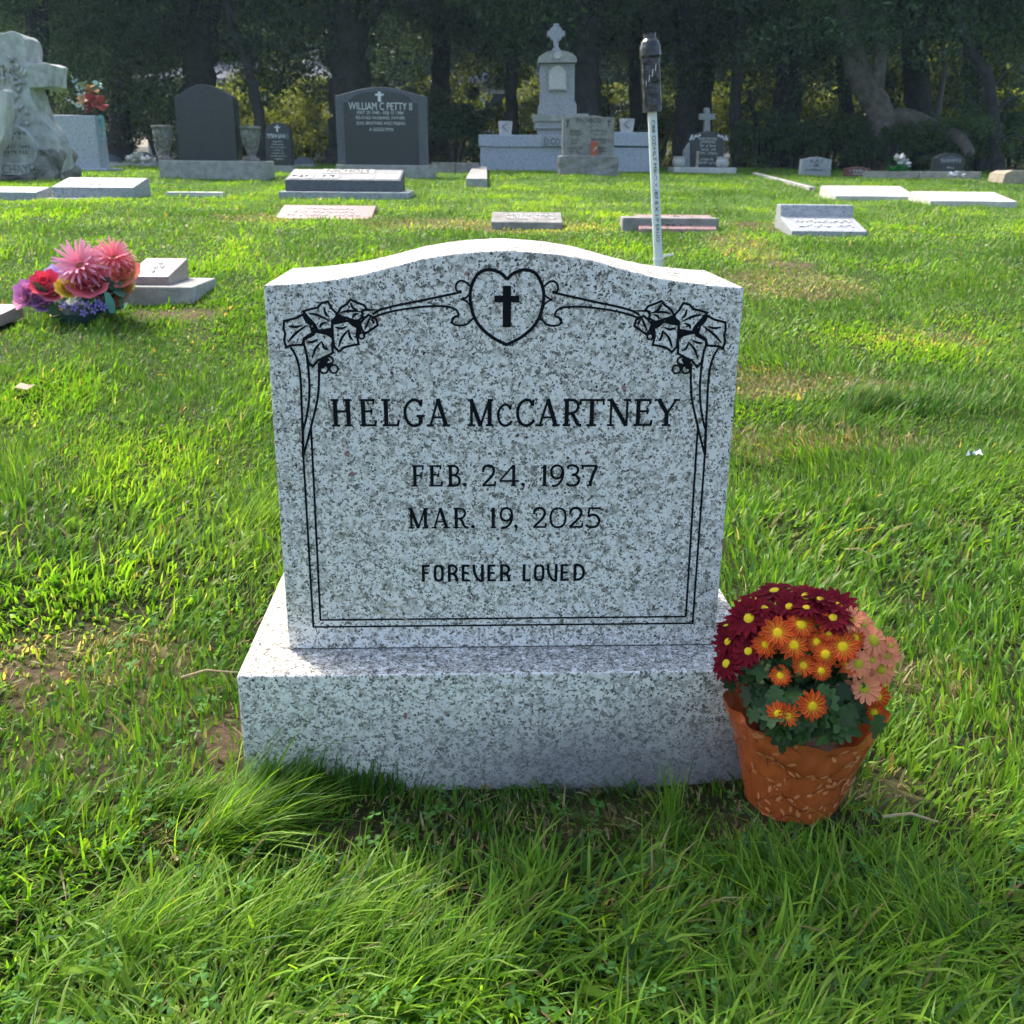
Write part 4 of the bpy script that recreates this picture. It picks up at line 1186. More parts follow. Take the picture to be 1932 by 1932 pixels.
Y = 14.2
xc, w, zt, zb = span(1514, 1567, 296, 330, Y)
r, z = root('small_headstone', 'small pale grey headstone lettered KAY in the right background', 'headstone', xc, Y)
h = zt - z
mb = MB(); mb.prism(serp(w, -.05, h, .03), 0, .13); mb.obj('tablet', M['grey'], r, bevel=.008)
lettering('KAY', -w * .22, w * .22, h * .70, h * .86, -.004, M['carve'], r); lettering('&', -w * .1, w * .1, h * .48, h * .64, -.004, M['carve'], r, name='emblem')
worn_row(-w * .36, w * .36, h * .28, .022, -.003, M['carve'], r, 3); foot(xc, Y + .06, w / 2, .07)
xc, w, zt, zb = span(1598, 1642, 314.5, 331, Y)
r, z = root('small_headstone', 'low dark red headstone with pale band of lettering', 'headstone', xc, Y)
h = zt - z
mb = MB(); mb.prism(serp(w, -.05, h, .02), 0, .13); mb.obj('tablet', M['redstone'], r, bevel=.008)
worn_row(-w * .36, w * .36, h * .45, .03, -.003, M['silver'], r, 8); worn_row(-w * .22, w * .25, h * .18, .022, -.003, M['silver'], r, 9); foot(xc, Y + .06, w / 2, .07)
Y = 13.6
xc, w, zt, zb = span(1768, 1816, 288, 336, Y)
r, z = root('dark_headstone', 'black headstone in deep shade near the right edge', 'headstone', xc, Y)
h = zt - z
mb = MB(); mb.prism(arch(w, -.05, h, .07), 0, .16); mb.obj('tablet', M['dark'], r, bevel=.008)
worn_row(-w * .33, w * .33, h * .66, .03, -.003, M['gilt'], r, 12); worn_row(-w * .1, w * .16, h * .4, .02, -.003, M['silver'], r, 13); foot(xc, Y + .08, w / 2, .09)
mb = MB(); mb.prism([(-w * .40 + .02, h * .6), (w * .40, h * .6), (w * .36, h * .80), (0, h * .9), (-w * .36, h * .80)], -.002, .002); mb.obj('carved_panel', M['darkedge'], r)
xc, w, zt, zb = span(1893, 1990, 322, 352, 11.6)
r, z = root('tan_block', 'tan sandstone block half out of the right edge', 'memorial', xc, 11.6)
h = zt - z
mb = MB(); mb.prism([(-w / 2, -.05), (w / 2, -.05), (w / 2, h), (-w / 2 + .10, h), (-w / 2 + .03, h - .03)], 0, .4); mb.obj('block', M['tan'], r, bevel=.01, rough=.004, cuts=1); foot(xc, 11.8, w / 2, .2)


# kerbs
def kerb(name, label, pts, wd, h, mat):
    a, b_ = Vector(pts[0]), Vector(pts[1])
    d = (b_ - a); L = d.xy.length
    r = empty(name, (a.x, a.y, gz(a.x, a.y)), math.atan2(d.y, d.x)); tag(r, label, 'kerb', 'plot kerbs', 'thing')
    n = max(2, int(L / 1.1)); dz = (gz(b_.x, b_.y) - gz(a.x, a.y)) / L
    for k in range(n):
        x0, x1 = L * k / n + .004, L * (k + 1) / n - .004
        mb = MB(); mb.add([(x0, -wd / 2, x0 * dz - .1), (x1, -wd / 2, x1 * dz - .1), (x1, wd / 2, x1 * dz - .1), (x0, wd / 2, x0 * dz - .1), (x0, -wd / 2, x0 * dz + h), (x1, -wd / 2, x1 * dz + h), (x1, wd / 2, x1 * dz + h), (x0, wd / 2, x0 * dz + h)],
                          [(0, 3, 2, 1), (4, 5, 6, 7), (0, 1, 5, 4), (1, 2, 6, 5), (2, 3, 7, 6), (3, 0, 4, 7)]); mb.obj('kerb_stone', mat, r, bevel=.006)
    c = (a + b_) / 2; foot(c.x, c.y, L / 2, wd / 2, math.atan2(d.y, d.x))


def gflat(u, Y): return (pt(u, 330, Y).x, Y, 0)


kerb('plot_kerb', 'pale concrete kerb running from the PETTY base to the family monument', (gflat(815, 13.2), gflat(905, 13.2)), .14, .13, M['concrete_dark'])
kerb('plot_kerb', 'concrete kerb strip running up the lawn toward the family monument', (gflat(899, 9.3), gflat(905, 14.2)), .19, .07, M['concrete'])
kerb('plot_kerb', 'thin pale kerb line crossing the lawn at right', (gflat(1536, 9.6), gflat(1424, 14.0)), .06, .03, M['concrete'])
kerb('plot_kerb', 'dark low kerb under the right-hand black headstone', (gflat(1630, 13.4), gflat(1850, 12.6)), .12, .09, M['concrete_dark'])
kerb('plot_kerb', 'pale kerb behind the grey slab on the left', (gflat(205, 15.5), gflat(300, 15.5)), .1, .05, M['concrete'])

# left plinth marker behind the bouquet
Y = 4.05
a, b_, c = pt(225, 585, Y), pt(366, 585, Y), pt(366, 540, Y)
r, z = root('plinth_marker', 'mauve slant-topped marker on a stepped grey base behind the artificial bouquet', 'grave marker', (a.x + b_.x) / 2, Y)
hw_ = (b_.x - a.x) / 2
h1 = pt(300, 541, Y).z - z
mb = MB(); mb.box(-hw_, hw_, 0, .34, -.1, h1); mb.obj('base', M['concrete'], r, bevel=.008)
x1 = pt(321, 533, Y + .06).x - r.location.x
zf = pt(300, 521, Y + .06).z - z; zk = pt(300, 487, Y + .30).z - z
mb = MB(); mb.add([(-hw_ + .02, .05, h1), (x1, .05, h1), (x1, .31, h1), (-hw_ + .02, .31, h1), (-hw_ + .02, .05, zf), (x1, .05, zf), (x1, .31, zk), (-hw_ + .02, .31, zk)],
                  [(0, 3, 2, 1), (4, 5, 6, 7), (0, 1, 5, 4), (1, 2, 6, 5), (2, 3, 7, 6), (3, 0, 4, 7)]); mb.obj('marker_slab', M['mauve'], r, bevel=.005)
an = math.atan2(zk - zf, .26)
for k in range(3):
    o = worn_row(-hw_ + .1, x1 - .08 + .02 * k, .05 + .06 * k, .03, 0, M['whitestone'], r, 120 + k); o.rotation_euler = (an - math.pi / 2, 0, 0); o.location = Vector((0, .05, zf)) + Vector((0, -math.sin(an), math.cos(an))) * .003
foot(r.location.x, Y + .17, hw_, .17)
a = pt(28, 590, 3.75)
r, z = root('flush_marker', 'corner of a pale pink flush marker at the left picture edge', 'grave marker', a.x - .2, 3.72)
mb = MB(); mb.add([(-.2, -.12, .0), (.16, -.12, -.0), (.20, .10, .02), (-.2, .10, .02), (-.2, -.12, .035), (.16, -.12, .035), (.20, .10, .07), (-.2, .10, .07)], [(0, 3, 2, 1), (4, 5, 6, 7), (0, 1, 5, 4), (1, 2, 6, 5), (2, 3, 7, 6), (3, 0, 4, 7)])
mb.obj('marker_slab', M['mauve'], r, bevel=.004); foot(a.x - .2, 3.72, .2, .12)

# pipe stake with taped bottle
Y = 2.75
p1, p0 = pt(1242, 500, Y), pt(1230, 203, Y)
d = (p0 - p1).normalized()
t_ = (p1.z - gz(p1.x, p1.y) + .05) / d.z
gb = p1 - d * t_
pr = empty('pipe_stake', tuple(gb)); tag(pr, 'leaning pale PVC pipe stake behind the headstone, capped by a black taped bottle', 'stake')
px_ax = (Vector((1, 0, 0)) - d * d.x).normalized()
pr.rotation_mode = 'QUATERNION'; pr.rotation_quaternion = Matrix((px_ax, d.cross(px_ax), d)).transposed().to_quaternion()
L = (p0 - gb).length
mb = MB(); mb.lathe([(.0122, 0), (.0118, L)], 20); mb.obj('pipe', M['pvc'], pr, smooth=False)
pxm = Y * 1.06 / F_PX
HB = 113 * pxm
mt = plain('black tape', (.022, .024, .027), .22, .6, .5, 40, .5, 45)
mb = MB(); b0 = 15 * pxm
vs = []
for k, (zz, s_) in enumerate(((0, .98), (.01, 1.0), (HB * .72, 1.0))):
    for q_ in range(24):
        a = 2 * math.pi * q_ / 24; c_, s2 = math.cos(a), math.sin(a)
        rr = b0 * s_ / (abs(c_)**5 + abs(s2)**5)**.2 * (1 + .025 * math.sin(5 * a + 3 * k))
        vs.append((rr * c_, rr * s2, L - .01 + zz))
mb.add(vs, [(j * 24 + i, j * 24 + (i + 1) % 24, (j + 1) * 24 + (i + 1) % 24, (j + 1) * 24 + i) for j in range(2) for i in range(24)] + [tuple(range(23, -1, -1)), tuple(48 + i for i in range(24))])
mb.obj('bottle_body', mt, pr)
mb = MB(); mb.lathe([(b0 * 1.1, L + HB * .66), (b0 * 1.2, L + HB * .69), (b0 * 1.17, L + HB * .8), (b0 * .98, L + HB * .88), (b0 * .72, L + HB * .92), (b0 * .70, L + HB * .98), (b0 * .72, L + HB), (b0 * .5, L + HB)], 18); mb.obj('bottle_shoulder', mt, pr, rough=.0012)
m2 = plain('glinting tape edge', (.45, .46, .47), .3, .5, .2)  # pale colour paints the glints along creases in the black tape
for k in range(7):
    mb = MB(); a = -2.6 + k * .35
    mb.tube([(b0 * 1.08 * math.cos(a), b0 * 1.1 * math.sin(a) - .001, L + HB * (.2 + .07 * k)), (b0 * 1.1 * math.cos(a + .1), b0 * 1.12 * math.sin(a + .1) - .001, L + HB * (.2 + .07 * k) + .016)], .0012, 5); mb.obj('crease_glint', m2, pr)
tx = 'CBB OZ/HLT MB-O X /B7 8 X 1/F ERUO'
me = text_mesh(tx, 0, .30, 0, .0085, 0)
o = link('printed_code', me, M['ink'], pr); o.rotation_euler = (0, R(90), 0); o.location = (-.004, -.0126, L - .03)
mb = MB(); mb.lathe([(.0135, L * .58), (.0135, L * .588)], 14, cap=False); mb.obj('cable_tie', M['white_plastic'], pr)
mb = MB(); zt_ = L * .585; mb.add([(.012, -.002, zt_), (.042, -.006, zt_ + .004), (.042, -.006, zt_ + .009), (.012, -.002, zt_ + .006), (.012, .001, zt_), (.042, -.003, zt_ + .004), (.042, -.003, zt_ + .009), (.012, .001, zt_ + .006)], [(0, 1, 2, 3), (7, 6, 5, 4), (0, 4, 5, 1), (3, 2, 6, 7), (1, 5, 6, 2)]); mb.obj('tie_tail', M['white_plastic'], pr)
mb = MB(); mb.add([(-.003, -.0131, L * .78), (.009, -.0105, L * .78), (.009, -.0105, L * .82), (-.003, -.0131, L * .82)], [(0, 1, 2, 3)]); mb.obj('sticker', M['white_plastic'], pr)

# ------------------------------------------------------------------ trees, shrubs and the house behind
def leaf_cloud(name, centers, radii, n_per, size, mat, seed, flat=.75, aspect=.55):
    """many small folded leaves scattered through clumps."""
    r = np.random.default_rng(seed)
    C = np.repeat(np.asarray(centers, float), n_per, 0); Rr = np.repeat(np.asarray(radii, float), n_per)
    n = len(C)
    d = r.normal(size=(n, 3)); d /= np.linalg.norm(d, axis=1)[:, None]
    P = C + d * (Rr * r.uniform(.15, 1, n)**.45)[:, None] * np.array([1, 1, flat])
    ax = r.normal(size=(n, 3)) + np.array([0, 0, -.5]); ax /= np.linalg.norm(ax, axis=1)[:, None]
    sd = np.cross(ax, r.normal(size=(n, 3))); sd /= np.linalg.norm(sd, axis=1)[:, None]
    L = (size * r.uniform(.6, 1.4, n))[:, None]; Wd = L * aspect * .5
    nm = np.cross(ax, sd)
    v = np.stack([P, P + ax * L * .5 + sd * Wd + nm * L * .08, P + ax * L, P + ax * L * .5 - sd * Wd + nm * L * .08], 1).reshape(-1, 3)
    f = np.arange(n * 4)
    return np_mesh(name, v, f, np.full(n, 4), mat)


def crown_mesh(seed, rx, ry, rz, k, n_per, size, mat, hollow=.35):
    r = np.random.default_rng(seed)
    c, rad = [], []
    while len(c) < k:
        p = r.uniform(-1, 1, 3); q_ = np.linalg.norm(p)
        if q_ > 1 or q_ < hollow * r.random(): continue
        if p[2] < -.2 and r.random() < .35: continue
        c.append(p * np.array([rx, ry, rz]) * (1 + .15 * r.normal())); rad.append(r.uniform(.35, .85) * (rx / 3.0))
    return leaf_cloud('crown', c, rad, n_per, size, mat, seed + 1)


CROWNS = [crown_mesh(1, 3.2, 3.0, 2.6, 120, 440, .066, M['leaf_dark']), crown_mesh(2, 3.4, 3.0, 2.8, 120, 440, .066, M['leaf_mid']), crown_mesh(3, 2.8, 2.8, 3.2, 115, 440, .062, M['leaf_dark']), crown_mesh(4, 3.6, 3.2, 2.4, 120, 440, .07, M['leaf_mid'])]
SHRUBS = [crown_mesh(11, 1.0, .9, .8, 40, 260, .06, M['leaf_dark'], .2), crown_mesh(12, 1.1, .9, .9, 36, 220, .07, M['leaf_pale'], .2), crown_mesh(13, 1.2, 1.0, 1.3, 44, 200, .075, M['leaf_yellow'], .2), crown_mesh(14, 1.3, 1.0, .7, 40, 260, .06, M['leaf_mid'], .2)]


def tree(label, Y, path, rad, crowns, bark='bark', limbs=(), name='tree', group='trees behind the graves', rz=0):
    """path and radii are measured in photo pixels at distance Y; crowns: (mesh no, u, v, dy, scale, squash)."""
    P = [pt(u, v, Y) for u, v in path]
    base = P[0]; g = gz(base.x, Y)
    r = empty(name, (base.x, Y, g)); tag(r, label, 'tree', group)
    off = Vector((base.x, Y, g)); k = Y * 1.05 / F_PX
    pts = [Vector((base.x, Y, g - .2)), Vector((base.x, Y, g + .05))] + [p for p in P if p.z > g + .15]
    rr = [rad[0] * k * 1.5, rad[0] * k * 1.25] + [rad[0] * k + (rad[1] - rad[0]) * k * i / max(1, len(pts) - 3) for i in range(len(pts) - 2)]
    sm = catmull([tuple(p - off) for p in pts], 5)
    rs = np.interp(np.linspace(0, 1, len(sm)), np.linspace(0, 1, len(rr)), rr)
    sm = [s_ + np.array([.10, .10, 0]) * rs[i] * math.sin(i * 1.7 + base.x) for i, s_ in enumerate(sm)]
    mb = MB(); mb.tube(sm, [x * (1 + .07 * math.sin(3 * i)) for i, x in enumerate(rs)], 12); mb.obj('trunk', M[bark], r, smooth=True)
    for lp, l0, l1 in limbs:
        q_ = [tuple(pt(u, v, Y + dy) - off) for u, v, dy in lp]
        s2 = catmull(q_, 5); mb = MB(); mb.tube(s2, np.linspace(l0 * k, l1 * k, len(s2)), 9); mb.obj('limb', M[bark], r, smooth=True)
    for ci, u, v, dy, sc, sq in crowns:
        if v > 0: v, sc = v - (150 if u > 1240 else 115), sc * .85
        elif v > -160: v -= (110 if u > 1240 else 85)
        c = pt(u, v, Y + dy) - off
        o = link('crown', CROWNS[ci], None, r); o.location = c; o.scale = (sc, sc, sc * sq); o.rotation_euler = (0, 0, random.uniform(0, 6.28))
        # a hidden-in-leaf bough ties every crown to the trunk
        tip = Vector(sm[-1]); mb = MB(); mid = (tip + c) / 2 + Vector((0, .3, .2))
        mb.tube(catmull([tuple(Vector(sm[-3])), tuple(mid), tuple(c)], 4), np.linspace(rs[-1] * .6, .02, 9), 7); mb.obj('bough', M[bark], r, smooth=True)
    return r


V0 = -230
tree('tall dark tree with thick straight trunk behind the blank headstone', 21, [(372, 300), (372, 200), (380, 100), (386, 0), (390, -120)], (27, 22), [(0, 300, -60, .5, 1.0, .9), (1, 430, -150, 1.5, 1.1, 1.0), (0, 380, -420, 1, 1.3, 1.0), (2, 300, 70, 2.6, .55, .6)])
tree('slender dark tree leaning left beside the yellow shrubs', 19.5, [(494, 300), (490, 225), (476, 160), (460, 100), (436, 40), (424, -20), (415, -90)], (9, 6), [(3, 440, -130, .3, .8, .8), (1, 520, -60, 2.5, .6, .6)], limbs=[([(470, 140, 0), (490, 60, .2), (510, 0, .4)], 4, 2.5), ([(462, 108, 0), (430, 86, .1), (400, 80, .3)], 3, 1.5)])
tree('broad dark trunk rising behind the PETTY stone', 20.5, [(668, 305), (664, 220), (658, 120), (655, 0), (655, -130)], (36, 27), [(2, 600, -40, .2, .9, .8), (0, 720, -10, 1.6, .8, .7), (3, 660, -240, .5, 1.5, 1.0)], limbs=[([(660, 90, 0), (700, 30, .2), (735, -20, .4)], 12, 7)])
tree('forked dark tree directly behind the Celtic cross', 20, [(1106, 312), (1108, 240), (1107, 160), (1104, 90), (1096, 40), (1078, -20), (1060, -110)], (25, 15), [(1, 1020, -30, .5, .85, .75), (0, 1150, -120, 1.2, 1.2, .9), (3, 1040, -260, .6, 1.2, 1.0)], limbs=[([(1104, 92, 0), (1122, 40, -.1), (1138, -30, .1), (1150, -120, .4)], 15, 10)])
tree('thin straight dark tree left of the Celtic cross', 22, [(966, 312), (966, 240), (965, 160), (968, 60), (970, -40)], (11, 8), [(2, 930, -40, .4, .8, .9), (0, 960, -190, 1, 1.0, 1.0), (1, 880, 40, 1.8, .5, .7)], limbs=[([(966, 110, 0), (925, 72, -.2), (890, 58, -.3)], 4, 1.5)])
tree('dark tree behind the pipe stake', 21.5, [(1292, 315), (1294, 240), (1298, 150), (1292, 60), (1290, -50)], (20, 14), [(0, 1260, 0, .2, .9, .75), (1, 1300, -200, 1.2, 1.3, 1.0)])
tree('dark tree straight above the cross-topped headstone', 23, [(1330, 310), (1328, 220), (1334, 120), (1340, 20), (1345, -60)], (13, 9), [(3, 1380, 10, .0, .8, .75), (2, 1350, -180, 1.0, 1.1, 1.0)])
tree('slim dark tree between two thicker trunks at right', 20, [(1392, 318), (1388, 250), (1388, 180), (1394, 110), (1400, 10), (1405, -60)], (10, 7), [(0, 1420, -60, .6, .8, .8)])
tree('dark tree with a curved slanting trunk at right', 21, [(1452, 316), (1462, 250), (1474, 180), (1484, 100), (1490, 10), (1495, -70)], (14, 10), [(1, 1480, 10, -.4, .7, .7), (2, 1500, -170, .8, 1.2, 1.0)], limbs=[([(1452, 300, 0), (1430, 240, .1), (1412, 170, .2)], 7, 3)])
tree('thick upright dark trunk right of the slanting one', 21.5, [(1488, 316), (1488, 230), (1492, 130), (1498, 20), (1500, -60)], (21, 15), [(0, 1540, 20, .2, .8, .7), (3, 1540, -190, 1, 1.3, 1.0)])
tree('big pale crooked trunk leaning over at right', 18.5, [(1677, 328), (1676, 290), (1669, 235), (1648, 186), (1628, 154), (1612, 110), (1600, 40), (1590, -40)], (23, 17), [(1, 1590, 30, -.6, .75, .6), (0, 1640, -110, .4, 1.1, .9), (2, 1720, 40, -.2, .65, .6)], bark='bark_pale', limbs=[([(1650, 190, 0), (1658, 130, -.1), (1664, 60, -.1), (1666, -20, 0), (1668, -100, .2)], 13, 9), ([(1680, 222, 0), (1720, 222, -.3), (1770, 244, -.8), (1812, 262, -1.3), (1830, 290, -1.6)], 15, 8)])
tree('dark trunk behind the fallen limb at right', 21.5, [(1740, 322), (1738, 240), (1728, 140), (1722, 20), (1720, -60)], (22, 16), [(0, 1760, 0, 0, .95, .8), (3, 1740, -210, 1, 1.4, 1.0)])
tree('thin pale leaning snag near the right edge', 20, [(1760, 320), (1764, 260), (1771, 200), (1778, 160), (1785, 120)], (6, 4), [(1, 1800, 60, .3, .5, .6)], bark='bark_pale')
tree('crooked slim tree at the right picture edge', 17, [(1880, 342), (1880, 290), (1876, 235), (1870, 180), (1862, 140), (1846, 118), (1820, 70), (1800, -10)], (10, 7), [(2, 1850, 20, -.4, .55, .6), (0, 1900, -110, .6, 1.0, .9)], limbs=[([(1874, 220, 0), (1900, 190, .1), (1926, 180, .2)], 4, 1.5), ([(1880, 275, 0), (1910, 250, -.1), (1932, 262, -.2)], 3, 1.2), ([(1868, 170, 0), (1895, 140, .1), (1920, 120, .2)], 3, 1.2)])
tree('dark broad tree filling the upper left corner', 20, [(60, 312), (62, 230), (66, 120), (70, 0), (72, -100)], (22, 16), [(1, 40, 40, -.5, 1.0, .8), (0, 160, 60, .4, .9, .8), (3, 100, -180, .6, 1.5, 1.0)])
tree('dark tree behind the slab headstone with flowers on it', 22.5, [(228, 312), (226, 230), (230, 120), (228, 0), (226, -90)], (17, 12), [(0, 240, 30, .0, .9, .85), (2, 230, -180, .6, 1.4, 1.0), (1, 180, 150, 2.2, .5, .6)])
tree('dark tree filling the gap above the PETTY stone', 24, [(830, 312), (826, 230), (832, 130), (830, 20), (826, -70)], (17, 12), [(3, 810, 30, -.2, .9, .8), (1, 850, 110, .4, .6, .8), (0, 830, -180, .4, 1.4, 1.0)])
tree('dark bushy tree right of the forked tree', 23.5, [(1200, 312), (1204, 230), (1200, 130), (1206, 20), (1206, -70)], (14, 10), [(2, 1190, 60, -.3, .8, .8), (0, 1210, 170, .6, .45, .7), (1, 1210, -150, .4, 1.4, 1.0)])
tree('dark leafy tree hanging over the right background', 24, [(1600, 318), (1598, 230), (1592, 130), (1588, 20), (1584, -70)], (12, 9), [(3, 1560, 70, -.2, .7, .7), (1, 1600, -150, .4, 1.4, 1.0)])
tree('dark leafy tree beyond the right edge of the graves', 24, [(1840, 322), (1842, 230), (1836, 130), (1830, 20), (1826, -70)], (18, 12), [(0, 1840, 60, -.3, .9, .8), (2, 1880, 180, .4, .5, .7), (1, 1840, -170, .4, 1.5, 1.0)])

# far wall of sunlit and shaded growth
far = [(90, 46, 0, 1.9), (330, 44, 3, 1.7), (560, 50, 1, 1.8), (790, 46, 2, 2.0), (1010, 50, 0, 1.8), (1240, 46, 3, 1.9), (1450, 48, 1, 1.8), (1660, 45, 2, 1.9), (1880, 47, 0, 1.9)]
names = ['far tree mass behind the left cross', 'far tree behind the blank dark headstone', 'far pale tree above the yellow shrubs', 'far dark tree above the PETTY stone', 'far tree behind the Celtic cross', 'far tree right of the pipe stake', 'far tree above the cross-topped headstone', 'far tree behind the pale crooked trunk', 'far tree at the right edge']
for (u, Y, ci, sc), lab in zip(far, names):
    b0 = pt(u, 300, Y); g = gz(b0.x, Y)
    r = empty('tree', (b0.x, Y, g)); tag(r, lab, 'tree', 'far trees')
    mb = MB(); mb.tube([(0, 0, -.3), (.1, 0, 2.5), (0, .1, 5), (.2, 0, 8)], [.4, .34, .28, .15], 9); mb.obj('trunk', M['bark'], r, smooth=True)
    for k, (dx_, dz_) in enumerate(((0, 3.2), (-2.6, 5.2), (2.7, 5.6), (0.2, 8.6))):
        o = link('crown', CROWNS[(ci + k) % 4], None, r); o.location = (dx_, .4 * k, dz_); o.scale = (sc * .85,) * 3; o.rotation_euler = (0, 0, k * 1.3 + u)

# understorey shrubs
SH = [(520, 26, 2, 1.15, 'yellowing shrub under the leaning slender tree'), (585, 25, 2, 1.0, 'yellow-green shrub left of the PETTY stone'), (555, 29, 1, 1.6, 'pale tall shrub behind the small black arched stone'), (450, 27, 1, 1.0, 'olive shrub behind the right urn'),
      (300, 26, 0, 1.2, 'dark shrub behind the left urn'), (200, 24, 0, 1.2, 'dark shrub behind the grey slab'), (110, 25, 3, 1.3, 'dark shrub behind the ivy cross'), (20, 25, 0, 1.4, 'dark shrub at the left picture edge'),
      (860, 22, 0, .95, 'dark shrub right of the PETTY stone'), (905, 26, 1, 1.6, 'olive shrub left of the family monument'), (1000, 24, 2, .8, 'yellow-leaved shrub behind the Celtic cross plinth'), (750, 26, 0, 1.4, 'dark shrub behind the PETTY stone'),
      (1160, 23, 3, 1.1, 'dark green shrub behind the PACHECO stone'), (1240, 27, 1, 1.5, 'olive shrub behind the pipe stake foot'), (1400, 26, 2, 1.4, 'yellowish shrub seen between the right trunks'), (1440, 19, 0, .62, 'low dark bush right of the cross-topped headstone'),
      (1500, 19, 0, .6, 'low dark bush behind the KAY stone'), (1560, 20, 3, .75, 'low dark bush left of the crooked trunk'), (1540, 27, 1, 1.8, 'olive shrub deep between the right trunks'), (1620, 27, 2, 1.7, 'yellow-lit shrub left of the crooked trunk'), (1640, 18.2, 0, .45, 'low dark bush at the foot of the crooked trunk'),
      (1730, 18.6, 0, .6, 'low dark bush under the fallen limb'), (1800, 17.6, 3, .7, 'dark bush behind the right-hand black headstone'), (1850, 19, 0, .8, 'dark bush at the far right'), (1910, 25, 2, 1.6, 'yellow-green shrub at the right picture edge'), (1700, 28, 2, 1.7, 'yellow-green shrub behind the fallen limb'), (1330, 28, 1, 1.3, 'olive shrub behind the cross-topped headstone'), (1800, 29, 2, 1.8, 'yellow-green shrub behind the thin snag')]
for k, (u, Y, si, sc, lab) in enumerate(SH):
    b0 = pt(u, 310, Y); g = gz(b0.x, Y)
    r = empty('shrub', (b0.x, Y, g)); tag(r, lab, 'shrub', 'shrubs under the trees')
    o = link('foliage', SHRUBS[si], None, r); o.location = (0, 0, .72 * sc); o.scale = (sc,) * 3; o.rotation_euler = (0, 0, k * 2.1)
    mb = MB()
    for q_ in range(4): a = q_ * 1.6 + k; mb.tube([(0.05 * math.cos(a), .05 * math.sin(a), -.1), (.2 * sc * math.cos(a), .2 * sc * math.sin(a), .5 * sc), (.45 * sc * math.cos(a), .4 * sc * math.sin(a), 1.1 * sc)], [.035, .025, .01], 6)
    mb.obj('stem', M['bark'], r)

# houses glimpsed through the trees
def house(label, u, Y, wd, dp, v_eave, v_ridge, mat):
    c = pt(u, v_eave, Y); g = gz(c.x, Y); he = c.z - g; hr = pt(u, v_ridge, Y).z - g
    r = empty('house', (c.x, Y, g)); tag(r, label, 'house', 'houses beyond the trees')
    mb = MB(); mb.box(-wd / 2, wd / 2, 0, dp, -.5, he); mb.obj('wall', mat, r)
    e = .5
    mb = MB(); mb.add([(-wd / 2 - e, -e, he), (wd / 2 + e, -e, he), (wd / 2 + e, dp + e, he), (-wd / 2 - e, dp + e, he), (-wd / 2 + wd * .28, dp / 2, hr), (wd / 2 - wd * .28, dp / 2, hr), (-wd / 2 - e, -e, he - .18), (wd / 2 + e, -e, he - .18), (wd / 2 + e, dp + e, he - .18), (-wd / 2 - e, dp + e, he - .18)],
                      [(0, 1, 5, 4), (1, 2, 5), (2, 3, 4, 5), (3, 0, 4), (6, 7, 1, 0), (7, 8, 2, 1), (8, 9, 3, 2), (9, 6, 0, 3), (9, 8, 7, 6)]); ro = mb.obj('roof', M['roof'], r)
    mb = MB(); mb.box(wd * .18, wd * .18 + .6, dp * .5, dp * .5 + .6, he, hr + .7); mb.obj('chimney', M['stucco'], ro)
    for k, x in enumerate((-wd * .3, 0, wd * .3)):
        mb = MB(); mb.box(x - .55, x + .55, -.04, .02, he * .45, he * .85); f_ = mb.obj('window', M['whitestone'], r)
        mb = MB(); mb.box(x - .47, x + .47, -.05, .0, he * .45 + .08, he * .85 - .08); mb.obj('pane', M['glassdark'], f_)
    return r


house('house with grey hipped roof seen through the trees at left', 470, 38, 7.5, 7, 150, 98, M['stucco'])
house('pale house wall glimpsed left of the Celtic cross', 985, 42, 3.2, 6, 150, 110, M['whitestone'])

# ------------------------------------------------------------------ potted chrysanthemum
def colmesh(name, vs, fs, cols, mat, smooth=True):
    flat = [i for f in fs for i in f]
    return np_mesh(name, np.array(vs), flat, np.array([len(f) for f in fs]), mat, np.array(cols), smooth)


def petals(n, layers, shape, colf, seed, r0=.16, cup=.25):
    """a daisy-like head of unit radius facing +z; shape(t) is half-width along a petal."""
    r = random.Random(seed); vs, fs, cs = [], [], []
    for ly in range(layers):
        for k in range(n):
            a = 2 * math.pi * (k + .5 * ly) / n + r.uniform(-.07, .07)
            L = (1 - .13 * ly) * r.uniform(.88, 1.06); lift = cup * (.2 + .55 * ly) + r.uniform(-.08, .08); tw = r.uniform(-.25, .25)
            b0 = len(vs); rows = 6
            for i in range(rows):
                t = i / (rows - 1); w = shape(t); rad = r0 + (L - r0) * t
                zc = .05 * ly + lift * t - .28 * t * t * (1 if ly == 0 else .6)
                for j in (-1, 0, 1):
                    lx, ly_ = rad, j * w
                    vs.append((lx * math.cos(a) - ly_ * math.sin(a), lx * math.sin(a) + ly_ * math.cos(a), zc + (-.05 if j == 0 else .02) * math.sin(math.pi * t) + tw * j * w))
                    cs.append(colf(t, j, r))
            for i in range(rows - 1):
                for j in (0, 1): a0 = b0 + i * 3 + j; fs.append((a0, a0 + 1, a0 + 4, a0 + 3))
    return vs, fs, cs


def mixv(a, b, t): return tuple(a[i] + (b[i] - a[i]) * t for i in range(3))


